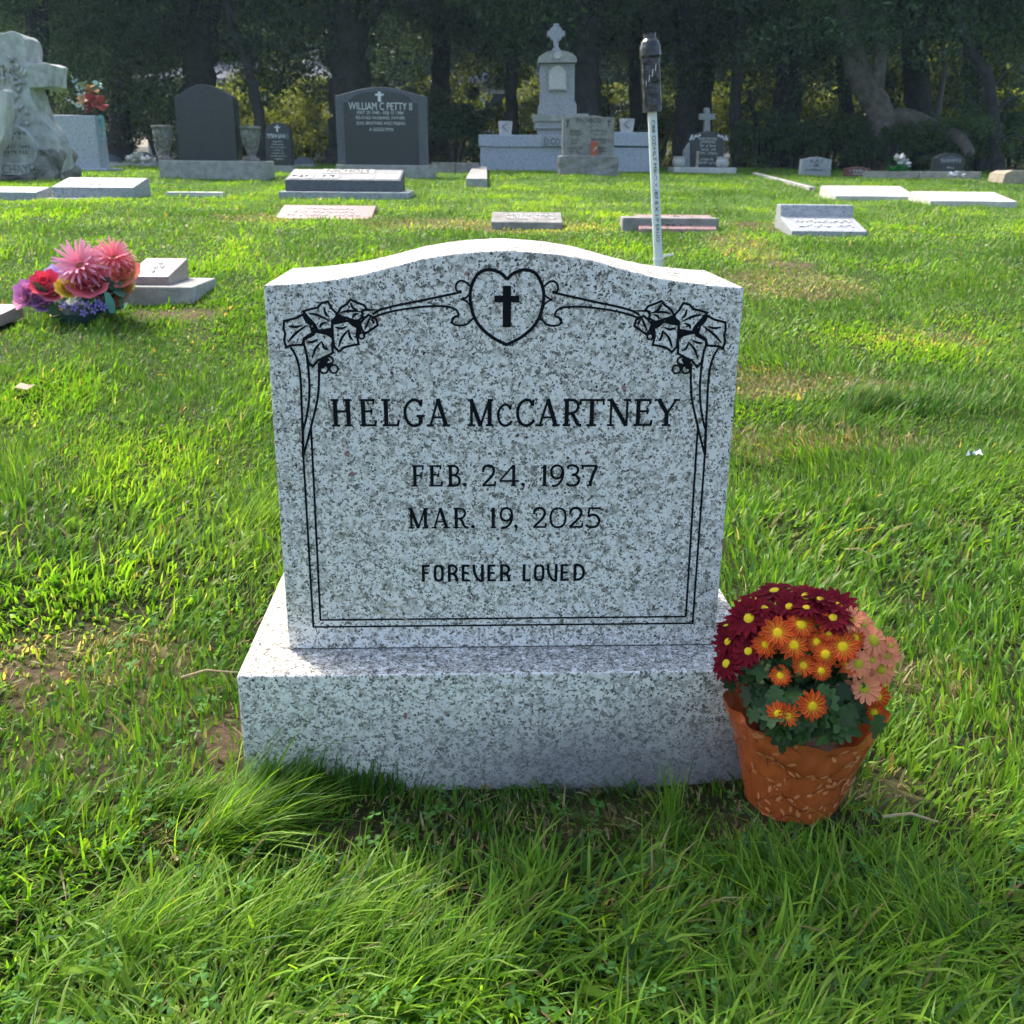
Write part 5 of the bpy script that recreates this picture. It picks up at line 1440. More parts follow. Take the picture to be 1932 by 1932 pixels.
round_tip = lambda w: (lambda t: w * (.35 + .65 * math.sin(min(1, t * 1.25) * math.pi / 2)) * (1 if t < .8 else math.sqrt(max(0.02, 1 - ((t - .8) / .2)**2))))
point_tip = lambda w: (lambda t: w * math.sin(math.pi * min(.98, .18 + .8 * t))**.8)
BURG = lambda t, j, r: mixv((.075, .002, .006), (.21, .005, .018), .25 + .45 * t + (.3 if j == 0 else 0))
ORAN = lambda t, j, r: mixv((.80, .25, .02), (.52, .022, .006), min(1, t * 2.2)) if j == 0 else mixv((.85, .42, .04), (.70, .13, .025), min(1, t * 1.2))
PEAC = lambda t, j, r: mixv((.82, .36, .13), (.78, .20, .09), t) if j == 0 else (.88, .36, .20)
HEADS = {'burgundy': [], 'orange': [], 'peach': []}
for k in range(4):
    HEADS['burgundy'].append(colmesh('petals', *petals(13 + k % 3, 2, point_tip(.155), BURG, 1 + 10 * k, cup=.05 + .16 * k), M['petal']))
    HEADS['orange'].append(colmesh('petals', *petals(12 + k % 3, 2, round_tip(.12), ORAN, 2 + 10 * k, cup=.05 + .2 * k), M['petal']))
    HEADS['peach'].append(colmesh('petals', *petals(13 + k % 3, 2, round_tip(.125), PEAC, 3 + 10 * k, cup=.0 + .2 * k), M['petal']))
dv, df = [], []
mb = MB(); mb.lathe([(.001, .13), (.10, .128), (.18, .10), (.235, .05), (.25, -.02)][::-1], 14)
rr = random.Random(3)
for k in range(60):
    a = k * 2.39996; q_ = .225 * math.sqrt(k / 60); c0 = Vector((q_ * math.cos(a), q_ * math.sin(a), .128 - 1.5 * q_ * q_))
    s_ = .022; mb.add([c0 + Vector(v) * s_ for v in ((1, 0, 0), (0, 1, 0), (-1, 0, 0), (0, -1, 0), (0, 0, 1.3))], [(0, 1, 4), (1, 2, 4), (2, 3, 4), (3, 0, 4)])
DISC = {}
for k, c in (('burgundy', (.72, .55, .02)), ('orange', (.86, .56, .01)), ('peach', (.45, .40, .02))):
    me = mb.mesh('flower_centre'); me.materials.append(plain(k + ' flower centre', c, .7, .2, .3, 30)); DISC[k] = me

mum_x, mum_y = ray(1487, 1540)[0] * 1.175, 1.175
mum_z = gz(mum_x, mum_y)
mum = empty('potted_chrysanthemum', (mum_x, mum_y, mum_z))
tag(mum, 'potted chrysanthemum with burgundy, orange and peach daisies in a rust leaf-print wrap', 'potted plant')
foot(mum_x, mum_y, .058, .058)
TOPK = ([-180, -130, -95, -70, -50, -32, -16, -4, 8, 22, 38, 55, 72, 90, 130, 180], [.146, .154, .156, .155, .151, .146, .139, .130, .126, .128, .133, .139, .146, .148, .148, .146])
RTK = ([-180, -120, -80, -50, -20, 0, 25, 50, 75, 100, 140, 180], [.086, .090, .100, .102, .093, .089, .094, .106, .111, .100, .088, .086])


def wrapS(th, h, out=0.0):
    d = math.degrees(th)
    H = float(np.interp(d, *TOPK)); rt = float(np.interp(d, *RTK)) * (H / .15)**.25
    z = max(0.0, h) * H
    hz = z / .15
    rr_ = .0600 + (rt - .0600) * hz**1.05
    pl = -.0026 * max(0., math.cos(15 * th + 1.9 * math.sin(3 * th)))**6 * min(1, hz * 3) * max(0, 1 - 1.2 * hz) + .0012 * math.sin(7 * th + 5 * hz)
    fold = .0055 * (1 / (1 + math.exp(-(hz - .60 + .10 * math.sin(th * 2 + .6)) * 38))) * math.exp(-((d + 35) / 42)**2)
    crk = .0030 * float(noise(th * .11 + 3, z, .02, 51)) - .0022 * abs(float(noise(th * .16, z * .6, .016, 52)))
    ruf = .0028 * math.sin(11 * th + 2 * math.sin(2 * th)) * max(0., (h - .55) / .45)**2
    rr_ += pl + fold + crk * hz + ruf + out
    p = Vector((rr_ * math.sin(th), -rr_ * math.cos(th), z - .004))
    wx, wy = p.x + mum_x, p.y + mum_y
    ly = -(wx - SX) * math.sin(YAW) + (wy - SY) * math.cos(YAW)
    lx = (wx - SX) * math.cos(YAW) + (wy - SY) * math.sin(YAW)
    if ly > -OH - .003 and lx < BW / 2 + .01: ly = -OH - .003 - (0 if out else .0004); p.x = SX + lx * math.cos(YAW) - ly * math.sin(YAW) - mum_x; p.y = SY + lx * math.sin(YAW) + ly * math.cos(YAW) - mum_y
    return p


nt_, nh = 168, 30
vs, fs = [], []
for j in range(nh + 1):
    for i in range(nt_): vs.append(wrapS(-math.pi + 2 * math.pi * i / nt_, j / nh))
for j in range(nh):
    for i in range(nt_): fs.append((j * nt_ + i, j * nt_ + (i + 1) % nt_, (j + 1) * nt_ + (i + 1) % nt_, (j + 1) * nt_ + i))
m, nt, b = newmat('rust wrap')
co = coords(nt); n = nd(nt, 'ShaderNodeTexNoise', i_Scale=25.0, i_Detail=6.0); nt.links.new(co, n.inputs['Vector'])
nt.links.new(ramp(nt, n.outputs[0], [(.3, (.40, .080, .018)), (.7, (.50, .108, .028))]), b.inputs['Base Color'])
b.inputs['Roughness'].default_value = .38; b.inputs['Specular IOR Level'].default_value = .45
wv = nd(nt, 'ShaderNodeTexNoise', i_Scale=420.0, i_Detail=2.0); nt.links.new(co, wv.inputs['Vector'])
bp = nd(nt, 'ShaderNodeBump', i_Strength=.25, i_Distance=.001); nt.links.new(wv.outputs[0], bp.inputs['Height']); nt.links.new(bp.outputs[0], b.inputs['Normal'])
mb = MB(); mb.add(vs, fs)
wrap = link('pot_wrap', mb.mesh('pot_wrap', recalc=False), m, mum, True)
mb = MB(); mb.lathe([(.048, .0), (.050, .004), (.058, .048), (.060, .050), (.060, .055), (.055, .055), (.054, .045), (.001, .044)], 32)
mb.obj('inner_pot', M['white_plastic'], mum, smooth=False)
mb = MB(); mb.add([(p + Vector((0, 0, 0))) for p in (wrapS(R(58), .26, -.002), wrapS(R(70), .10, -.001), wrapS(R(82), .12, .004), wrapS(R(72), .36, .007))], [(0, 1, 2, 3)]); mb.obj('white_tag', M['white_plastic'], mum)
mb = MB(); mb.lathe([(.062, .070), (.04, .078), (.001, .082)], 24, cap=False); mb.obj('potting_soil', M['soil'], mum, rough=.003)
# printed sprigs
r = random.Random(8)
sm_, lm_ = MB(), MB()
lv = [0]


def ribbon(mb, pts, w, up):
    q_ = []
    for i, (a, h) in enumerate(pts):
        a2, h2 = pts[min(i + 1, len(pts) - 1)]; a1, h1 = pts[max(0, i - 1)]
        dx_, dy_ = (a2 - a1) * .075, (h2 - h1) * .14; L_ = math.hypot(dx_, dy_) + 1e-9
        ww = w(i / (len(pts) - 1))
        q_ += [wrapS(a - dy_ / L_ * ww / .075, h + dx_ / L_ * ww / .14, up), wrapS(a + dy_ / L_ * ww / .075, h - dx_ / L_ * ww / .14, up)]
    mb.add(q_, [(2 * i, 2 * i + 1, 2 * i + 3, 2 * i + 2) for i in range(len(pts) - 1)])


for row in range(6):
    for k in range(12):
        a0 = -math.pi + 2 * math.pi * (k + .5 * (row % 2)) / 12 + r.uniform(-.1, .1); h0 = .06 + .165 * row + r.uniform(-.04, .04)
        if abs(a0) > 2.0 or h0 > .95: continue
        di = r.uniform(0, 6.28); cv = r.uniform(-1, 1)
        st = []
        for i in range(8):
            t = i / 7; an = di + cv * 1.6 * t
            st.append((a0 + .044 * t * math.cos(an) / .075, max(.02, min(.97, h0 + .044 * t * math.sin(an) / .14))))
        lv[0] = (lv[0] + 1) % 9; ribbon(sm_, st, lambda f: .00055 * (1.2 - .6 * f), .0006 + .00003 * lv[0])
        for q_ in range(4):
            i = min(6, 1 + int(q_ * 1.7)); sgn = 1 if q_ % 2 else -1; an = di + cv * 1.6 * i / 7 + sgn * r.uniform(.6, 1.1); Ls = r.uniform(.010, .016)
            lf = [(st[i][0] + Ls * f * math.cos(an) / .075, max(.015, min(.98, st[i][1] + Ls * f * math.sin(an) / .14))) for f in (0.15, .35, .55, .75, .9, 1.0)]
            lv[0] = (lv[0] + 1) % 9
            if r.random() < .7: ribbon(lm_, lf, lambda f: .0025 * math.sin(math.pi * (.06 + .9 * f)), .0009 + .00003 * lv[0])
            else:
                for g_ in range(3):
                    c0 = (lf[-1][0] + r.uniform(-.05, .05), max(.02, min(.97, lf[-1][1] + r.uniform(-.03, .03)))); lv[0] = (lv[0] + 1) % 9
                    ribbon(lm_, [(c0[0] + .0015 * (f - .5) * 2 / .075, c0[1]) for f in (0, .25, .5, .75, 1)], lambda f: .0015 * math.sin(math.pi * (.05 + .9 * f)), .0009 + .00003 * lv[0])
                ribbon(sm_, lf, lambda f: .0004, .0006 + .00003 * lv[0])
for mb_, nm, c in ((sm_, 'printed_twigs', (.20, .045, .016)), (lm_, 'printed_leaves', (.68, .235, .095))):
    me = bpy.data.meshes.new(nm); me.from_pydata(mb_.v, [], mb_.f); me.update(); o = link(nm, me, plain(nm, c, .6, .3, .15, 60), wrap); o['kind'] = 'stuff'

# flower heads placed on the dome
depth = lambda P: P.y * math.cos(PITCH) - (P.z - CAM_Z) * math.sin(PITCH)
DC = Vector((ray(1524, 1240)[0] * 1.19, 1.19, 0)); DC.z = pt(1524, 1250, 1.19).z
DR = Vector((.118, .085, .105))
camp = Vector((0, 0, CAM_Z))


def dome(u, v, k=1.0):
    dx_, dz_ = ray(u, v); D = Vector((dx_, 1, dz_)).normalized(); RR = DR * k
    o_ = Vector(((camp - DC)[i] / RR[i] for i in range(3))); d_ = Vector((D[i] / RR[i] for i in range(3)))
    A, B, C_ = d_.dot(d_), o_.dot(d_), o_.dot(o_) - 1
    disc = B * B - A * C_
    t = (-B - math.sqrt(disc)) / A if disc > 0 else -B / A
    P = camp + D * t
    N = Vector(((P - DC)[i] / RR[i]**2 for i in range(3))).normalized()
    return P, N


c7 = lambda x, y: ((1650 + x / 2.76) / 1.32505, (1400 + y / 2.76) / 1.32505)
FL = {'burgundy': [(790, 215, 118), (1010, 255, 105), (615, 405, 124), (892, 322, 98), (720, 335, 90), (800, 420, 98), (1220, 320, 112), (1195, 400, 100), (460, 715, 104), (610, 630, 95), (470, 565, 92), (455, 455, 70), (640, 275, 88), (920, 232, 80), (1105, 275, 95), (1285, 345, 70), (560, 500, 80), (1010, 330, 80)],
      'orange': [(1020, 350, 106), (975, 447, 98), (810, 502, 98), (730, 582, 88), (923, 587, 95), (1083, 566, 68), (1165, 502, 68), (1260, 596, 103), (1345, 536, 78), (1142, 650, 88), (990, 726, 78), (830, 797, 78), (1112, 764, 62), (815, 1060, 80), (880, 1072, 74), (1050, 1006, 88), (1500, 942, 80), (1475, 1052, 68), (1290, 712, 70), (1160, 432, 66)],
      'peach': [(1400, 437, 104), (1472, 556, 116), (1312, 412, 95), (1562, 652, 100), (1366, 716, 95), (1522, 752, 106), (1405, 886, 110), (1590, 590, 60), (1462, 690, 75)]}
cpt = []
for kind, lst in FL.items():
    for q_, (x, y, rp) in enumerate(lst):
        u, v = c7(x, y)
        P, N = dome(u, v, 1.0 + .05 * ((q_ * 7) % 5 - 2) / 2)
        if y > 900: P = pt(u, v, mum_y - (.098 if x < 1200 else .06))
        toc = (camp - P).normalized()
        N = (N * .75 + toc * .40 + Vector((random.uniform(-.28, .28), 0, .22 + random.uniform(-.22, .22)))).normalized()
        if kind == 'burgundy' and y < 480 and q_ not in (0, 2, 3): N = (N + Vector((random.uniform(-.3, .3), random.uniform(-.1, .3), .55))).normalized()
        if y > 900: N = (N * .5 + toc * .6 + Vector((random.uniform(-.3, .3), 0, -.1))).normalized()
        sc = rp / 2.76 / 1.32505 * depth(P) / F_PX * (1.38 if kind == 'burgundy' else 1.2) * random.uniform(.9, 1.1)
        o = link('flower', HEADS[kind][(q_ * 3 + 1) % 4], None, mum, False)
        o.rotation_mode = 'QUATERNION'; o.rotation_quaternion = N.to_track_quat('Z', 'Y') @ Matrix.Rotation(q_ * 1.9, 3, 'Z').to_quaternion()
        o.location = P - mum.location; o.scale = (sc,) * 3
        c = link('flower_centre', DISC[kind], None, o, True); c.scale = (1.25 if kind != 'burgundy' else .95,) * 3
        root_ = Vector((mum_x + random.uniform(-.02, .02), mum_y + random.uniform(-.02, .02), mum_z + .10))
        mb = MB(); mid = (P * .6 + root_ * .4) - N * .02
        mb.tube([tuple(a - mum.location) for a in (root_, mid, P - N * sc * .05)], [.0018, .0015, .0012], 5); mb.obj('stem', M['stem'], mum, smooth=True)
# closed buds and a few spent heads between the blooms
budm = plain('closed bud', (.13, .15, .045), .7, .2, .3, 80); spent = plain('spent head', (.22, .13, .06), .8, .2, .3, 80)
rb = random.Random(31)
for k in range(9):
    u, v = c7(rb.uniform(620, 1250), rb.uniform(690, 900)); P, N = dome(u, v, rb.uniform(.90, .97)); mb = MB()
    s_ = rb.uniform(.0028, .0042); mb.lathe([(.2 * s_, 0), (.8 * s_, .5 * s_), (s_, 1.1 * s_), (.8 * s_, 1.7 * s_), (.2 * s_, 2.0 * s_)], 8)
    o = mb.obj('bud', spent if k % 4 == 0 else budm, mum, smooth=True); o.rotation_mode = 'QUATERNION'; o.rotation_quaternion = (N + Vector((0, 0, .5))).to_track_quat('Z', 'Y'); o.location = P - mum.location
    mb = MB(); root_ = DC - Vector((0, 0, .06)); mb.tube([tuple(a - mum.location) for a in (root_ * .4 + P * .6, P)], [.0016, .0012], 5); mb.obj('stem', M['stem'], mum, smooth=True)
# lobed leaves
lo = [(0, 0), (.10, .06), (.30, .10), (.22, .30), (.42, .30), (.46, .42), (.28, .52), (.36, .66), (.30, .74), (.14, .74), (.10, .92), (0, 1)]
vs = [(0, 0, 0), (0, .5, -.03), (0, 1, -.12)]
out = [(x, y, .10 * abs(x) - .12 * y * y) for x, y in lo[1:-1]]
vv = [(0, 0, 0)] + out + [(0, 1, -.12)] + [(-x, y, z_) for x, y, z_ in reversed(out)] + [(0, .35, -.03), (0, .62, -.06)]
n_ = len(out); N1 = 2 * n_ + 2
ff = [(0, 1, 2, 3, N1), (N1, 3, 4, 5, 6, N1 + 1), (N1 + 1, 6, 7, 8, 9, 10, 11)]
ff += [tuple((0 if i == 0 else (i if i >= N1 else 2 * n_ + 2 - i)) for i in reversed(f)) if 11 not in f else tuple((i if i >= N1 else 2 * n_ + 2 - i) for i in reversed(f)) for f in ff]
LEAFME = bpy.data.meshes.new('leaf'); LEAFME.from_pydata(vv, [], ff); LEAFME.update(); LEAFME.materials.append(M['mumleaf'])
r = random.Random(21)
spots = [(870, 1190, .85, 1), (930, 1160, .85, 1), (840, 1230, .9, 1), (730, 950, .95, 1), (690, 900, .95, 1), (480, 850, .95, 1), (1080, 1100, .9, 1), (1130, 1040, .9, 1), (1500, 1150, 1.0, 1), (830, 880, .95, 1), (1250, 980, .95, 1), (1350, 990, .95, 1), (700, 760, .95, 1)]
for k in range(60): spots.append((r.uniform(760, 1300), r.uniform(1000, 1200), .9, 2))
for k in range(200):
    y = r.uniform(480, 1180); x = r.uniform(520, 1400)
    if (y > 950 and x < 640) or (y > 1080 and x > 1150): continue
    spots.append((x, y, r.uniform(.66, .9), 0))
for x, y, k, fr_ in spots:
    u, v = c7(x, y); P, N = dome(u, v, k)
    if fr_ and y > 1050: P = pt(u, v, mum_y - .095)
    elif fr_ == 2: P = pt(u, v, mum_y - r.uniform(.045, .075))
    elif y > 900: P = pt(u, v, mum_y - r.uniform(.03, .085))
    ax = (N * .5 + Vector((r.uniform(-.8, .8), r.uniform(-.5, .1), r.uniform(-.8, .3)))).normalized()
    if fr_ == 1: ax = (Vector((r.uniform(-.5, .5), -.35, -.8))).normalized()
    nrm = (N + (camp - P).normalized() * .5 + Vector((0, 0, .4))).normalized(); X = ax.cross(nrm).normalized(); Z = X.cross(ax)
    o = link('leaf', LEAFME, None, mum, True); sc = r.uniform(.021, .036) * (1.15 if fr_ else 1)
    o.matrix_local = Matrix.Translation(P - mum.location - ax * sc * .5) @ Matrix((X, ax, Z)).transposed().to_4x4() @ Matrix.Scale(sc, 4)

# ------------------------------------------------------------------ artificial bouquet on the left
Y = 3.66
cb = gp(150, 604); Y = cb.y
bq = empty('artificial_bouquet', (cb.x, cb.y, gz(cb.x, cb.y)))
tag(bq, 'faded artificial bouquet of pink gerberas and red, yellow and purple flowers on the left lawn', 'bouquet')
ger = {}
for nm, c1, c2, sd in (('pink', (.80, .20, .30), (.85, .42, .55), 5), ('coral', (.85, .16, .19), (.88, .36, .42), 6)):
    ger[nm] = colmesh('gerbera_petals', *petals(18, 3, lambda t: .062 * math.sin(math.pi * min(.97, .2 + .72 * t))**.6, lambda t, j, r_, c1=c1, c2=c2: mixv(c1, c2, min(1, t + (.3 if j else 0))), sd, cup=.5), M['petal'])


def cup_flower(name, P, Rr, col, col2, seed, nrm=(0, -.5, .8), n=9):
    """rose-like head: overlapping curled petals."""
    r_ = random.Random(seed); vs, fs, cs = [], [], []
    for ring, (m_, rad, ht, op) in enumerate(((n, 1.0, .75, .55), (max(4, n - 2), .72, .95, .3), (4, .42, 1.05, .12))):
        for k in range(m_):
            a = 2 * math.pi * (k + .4 * ring) / m_ + r_.uniform(-.1, .1); b0 = len(vs)
            for i in range(5):
                t = i / 4
                for j in range(-2, 3):
                    aa = a + j * .5 * (math.pi * 1.5 / m_) * math.sin(math.pi * (.2 + .55 * t)); q_ = rad * (.25 + (.55 + op) * t**.8) * (1 - .06 * abs(j))
                    vs.append((q_ * math.cos(aa), q_ * math.sin(aa), ht * t - (.16 * t**3 if ring == 0 else .04) - .05 * abs(j) * t)); cs.append(mixv(col, col2, t * r_.uniform(.7, 1)))
            for i in range(4):
                for j in range(4): q0 = b0 + i * 5 + j; fs.append((q0, q0 + 1, q0 + 6, q0 + 5))
    o = link(name, colmesh(name, vs, fs, cs, M['petal']), None, bq)
    o.rotation_mode = 'QUATERNION'; o.rotation_quaternion = Vector(nrm).to_track_quat('Z', 'Y'); o.location = Vector(P) - bq.location; o.scale = (Rr,) * 3
    return o


px3 = Y * 1.03 / F_PX
for nm, u, v, dy, rp, nv in (('pink', 152, 502, -.06, 50, (-.1, -.75, .6)), ('coral', 214, 487, .0, 40, (.2, -.55, .8)), ('coral', 185, 492, .07, 36, (-.1, .2, .9))):
    P = pt(u, v, Y + dy); o = link('gerbera', ger[nm], None, bq, False); o.rotation_mode = 'QUATERNION'; o.rotation_quaternion = Vector(nv).to_track_quat('Z', 'Y'); o.location = P - bq.location; o.scale = (rp * px3,) * 3
    c = link('flower_centre', DISC['peach'], None, o, True); c.scale = (.7,) * 3; c.data = DISC['burgundy'].copy(); c.data.materials.clear(); c.data.materials.append(plain('brown centre', (.30, .10, .05), .8, .2))
    mb = MB(); mb.tube([tuple(P - bq.location), tuple(Vector((P.x - bq.location.x * 1.0, .02, .12)) * 1), (0, 0, -.02)], .004, 6); mb.obj('wire_stem', M['stem'], bq)
for k, (u, v, dy, rp, c1, c2) in enumerate(((88, 540, -.04, 22, (.55, .02, .06), (.80, .08, .14)), (100, 555, -.05, 18, (.6, .05, .12), (.75, .25, .35)), (170, 540, -.07, 30, (.50, .05, .06), (.72, .18, .22)), (198, 548, -.05, 20, (.45, .06, .08), (.7, .2, .2)), (127, 548, -.10, 17, (.62, .40, .03), (.75, .55, .08)), (238, 524, .0, 26, (.70, .42, .14), (.75, .10, .16)), (228, 556, -.02, 20, (.50, .20, .05), (.68, .32, .12)), (212, 565, -.03, 18, (.45, .18, .05), (.62, .28, .10)),
                                              (128, 522, .02, 22, (.30, .16, .55), (.55, .40, .80)), (105, 520, .03, 16, (.40, .30, .65), (.62, .52, .85)), (60, 560, .0, 24, (.42, .10, .40), (.68, .30, .55)), (50, 570, -.02, 18, (.60, .20, .40), (.75, .35, .50)), (82, 576, -.02, 16, (.20, .10, .30), (.40, .25, .50)), (222, 510, .05, 20, (.75, .30, .12), (.8, .42, .22)), (240, 548, .02, 15, (.30, .28, .10), (.5, .42, .15)), (108, 590, -.06, 10, (.55, .38, .15), (.68, .5, .25)))):
    cup_flower('silk_flower', pt(u, v, Y + dy), rp * px3, c1, c2, k, (random.uniform(-.5, .5), -.7, .7))
for k, (u, v) in enumerate(((150, 568), (165, 575), (185, 572), (140, 580), (178, 585), (196, 580), (158, 590), (120, 575))):    # small violet blossoms
    vs, fs, cs = [], [], []
    for q_ in range(5):
        a = q_ * 1.257; b0 = len(vs)
        for x, y in ((.1, 0), (.55, -.26), (1, 0), (.55, .26)): vs.append((x * math.cos(a) - y * math.sin(a), x * math.sin(a) + y * math.cos(a), .1 * x)); cs.append((.22, .17, .50))
        fs.append((b0, b0 + 1, b0 + 2, b0 + 3))
    o = link('violet_blossom', colmesh('violet_blossom', vs, fs, cs, M['petal'], False), None, bq); o.rotation_mode = 'QUATERNION'; o.rotation_quaternion = Vector((.2 * math.sin(k), -.9, .4)).to_track_quat('Z', 'Y'); o.location = pt(u, v, Y - .13) - bq.location; o.scale = (9 * px3,) * 3
SL = leafmat('silk leaf', (.03, .10, .065), .15, .5, .4, .5)
r = random.Random(4)
lm2 = LEAFME.copy(); lm2.materials.clear(); lm2.materials.append(SL)
for k in range(46):
    P = pt(r.uniform(65, 238), r.uniform(548, 602), Y + r.uniform(-.10, .10)); o = link('silk_leaf', lm2, None, bq)
    o.location = P - bq.location; o.scale = (r.uniform(.05, .085),) * 3; o.rotation_euler = (r.uniform(.6, 2.2), r.uniform(-.6, .6), r.uniform(0, 6.28))
mb = MB(); mb.add([tuple(pt(u, v, Y - .12) - bq.location) for u, v in ((196, 550), (206, 552), (216, 570), (218, 590), (208, 592), (200, 575))], [tuple(range(6))]); mb.obj('teal_leaf', plain('teal silk', (.08, .26, .21), .5, .4), bq)
mb = MB(); mb.lathe([(.05, -.03), (.075, .0), (.085, .03), (.05, .06)], 16); mb.obj('holder', plain('dark holder', (.02, .05, .045), .6, .3), bq)


def small_spray(name, label, P, parts, cat='bouquet'):
    r_ = empty(name, tuple(P)); tag(r_, label, cat)
    for k, (kind, dx_, dz_, s_, c) in enumerate(parts):
        rs = random.Random(k); mb = MB()
        if kind == 'spike':
            for q_ in range(16):
                t = q_ / 16; cc = Vector((dx_ * (.3 + .7 * t), 0, dz_ * (.3 + .7 * t)))
                a = q_ * 2.4; w_ = s_ * (1.1 - .7 * t); d_ = Vector((math.cos(a) * w_, math.sin(a) * w_, w_ * .3)); mb.add([cc, cc + d_ * .5 + Vector((0, 0, w_ * .4)), cc + d_, cc + d_ * .5 - Vector((0, 0, w_ * .3))], [(0, 1, 2, 3)])
        else:
            for q_ in range(14):
                a = q_ * 2.4; e = rs.uniform(-.6, 1.2); cc = Vector((dx_, -.03, dz_)); d_ = Vector((math.cos(a) * math.cos(e), math.sin(a) * math.cos(e), math.sin(e))) * s_; sd_ = Vector((-math.sin(a), math.cos(a), .3)) * s_ * .5
                mb.add([cc, cc + d_ * .6 + sd_, cc + d_, cc + d_ * .6 - sd_], [(0, 1, 2, 3)])
        mb.obj('flower' if kind != 'spike' else 'flower_spike', plain('silk ' + name, c, .7, .2, .2, 60), r_)
    return r_


zt = SLAB[3]
P = Vector((pt(176, 218, SLAB[1] + .1).x, SLAB[1] + .12, zt + .01))
k = SLAB[1] / F_PX * 1.03
small_spray('artificial_bouquet', 'faded teal, peach and red silk flowers lying on the grey slab headstone', P, [('spike', -30 * k, 62 * k, 12 * k, (.30, .45, .48)), ('spike', -46 * k, 26 * k, 9 * k, (.42, .55, .50)), ('spike', 12 * k, -22 * k, 12 * k, (.20, .48, .48)), ('f', -14 * k, 20 * k, 14 * k, (.55, .38, .24)), ('f', 2 * k, 20 * k, 18 * k, (.45, .08, .09)), ('f', 14 * k, 16 * k, 17 * k, (.5, .09, .08)), ('f', 2 * k, 38 * k, 14 * k, (.62, .36, .14)), ('f', -10 * k, 46 * k, 11 * k, (.30, .42, .30)), ('f', 12 * k, 44 * k, 12 * k, (.30, .44, .38)), ('f', -6 * k, 8 * k, 10 * k, (.3, .06, .06)), ('spike', 16 * k, -48 * k, 9 * k, (.3, .55, .55))])
g = gz(pt(268, 322, 14.6).x, 14.6)
small_spray('flower_spray', 'small pile of white flowers in the grass left of the urns', (pt(268, 322, 14.6).x, 14.6, g), [('f', -.12, .08, .10, (.6, .6, .58)), ('f', .0, .10, .12, (.7, .68, .66)), ('f', .13, .07, .10, (.6, .58, .55)), ('spike', .2, .1, .05, (.3, .4, .2))])
g = gz(pt(1692, 325, 13.9).x, 13.9)
small_spray('flower_spray', 'small green and white flower bunch right of the low red headstone', (pt(1692, 325, 13.9).x, 13.9, g), [('f', -.05, .08, .10, (.03, .25, .05)), ('f', .06, .08, .10, (.03, .28, .06)), ('f', .0, .22, .10, (.6, .62, .62)), ('f', .09, .17, .08, (.6, .6, .6)), ('spike', -.12, .16, .05, (.05, .2, .05))])
g = gz(pt(1800, 335, 12.9).x, 12.9)
small_spray('flower_spray', 'tiny white flowers at the foot of the right-hand black headstone', (pt(1800, 335, 12.4).x, 12.4, g), [('f', -.03, .05, .07, (.7, .72, .75)), ('f', .06, .06, .06, (.65, .66, .7))])

# ------------------------------------------------------------------ grass
def clear_of_things(x, y, pad=0.0):
    ok = np.ones(len(x), bool)
    for cx, cy, hx, hy, a in FOOT:
        c, s_ = math.cos(a), math.sin(a)
        lx = (x - cx) * c + (y - cy) * s_; ly = -(x - cx) * s_ + (y - cy) * c
        ok &= ~((np.abs(lx) < hx + pad) & (np.abs(ly) < hy + pad))
    return ok


def base_local(x, y):
    lx = (x - SX) * math.cos(YAW) + (y - SY) * math.sin(YAW); ly = -(x - SX) * math.sin(YAW) + (y - SY) * math.cos(YAW)
    return lx, ly


def near_base(x, y):
    lx, ly = base_local(x, y)
    dx_ = np.maximum(np.abs(lx) - BW / 2, 0); dy_ = np.maximum(np.maximum(-OH - ly, ly - ST - OH), 0)
    return np.hypot(dx_, dy_)


GREEN = np.array([[.040, .118, .009], [.078, .192, .012], [.128, .262, .018], [.195, .325, .034], [.048, .132, .028]])
STRAW = np.array([[.36, .29, .14], [.28, .21, .10], [.42, .36, .20], [.22, .17, .08]])


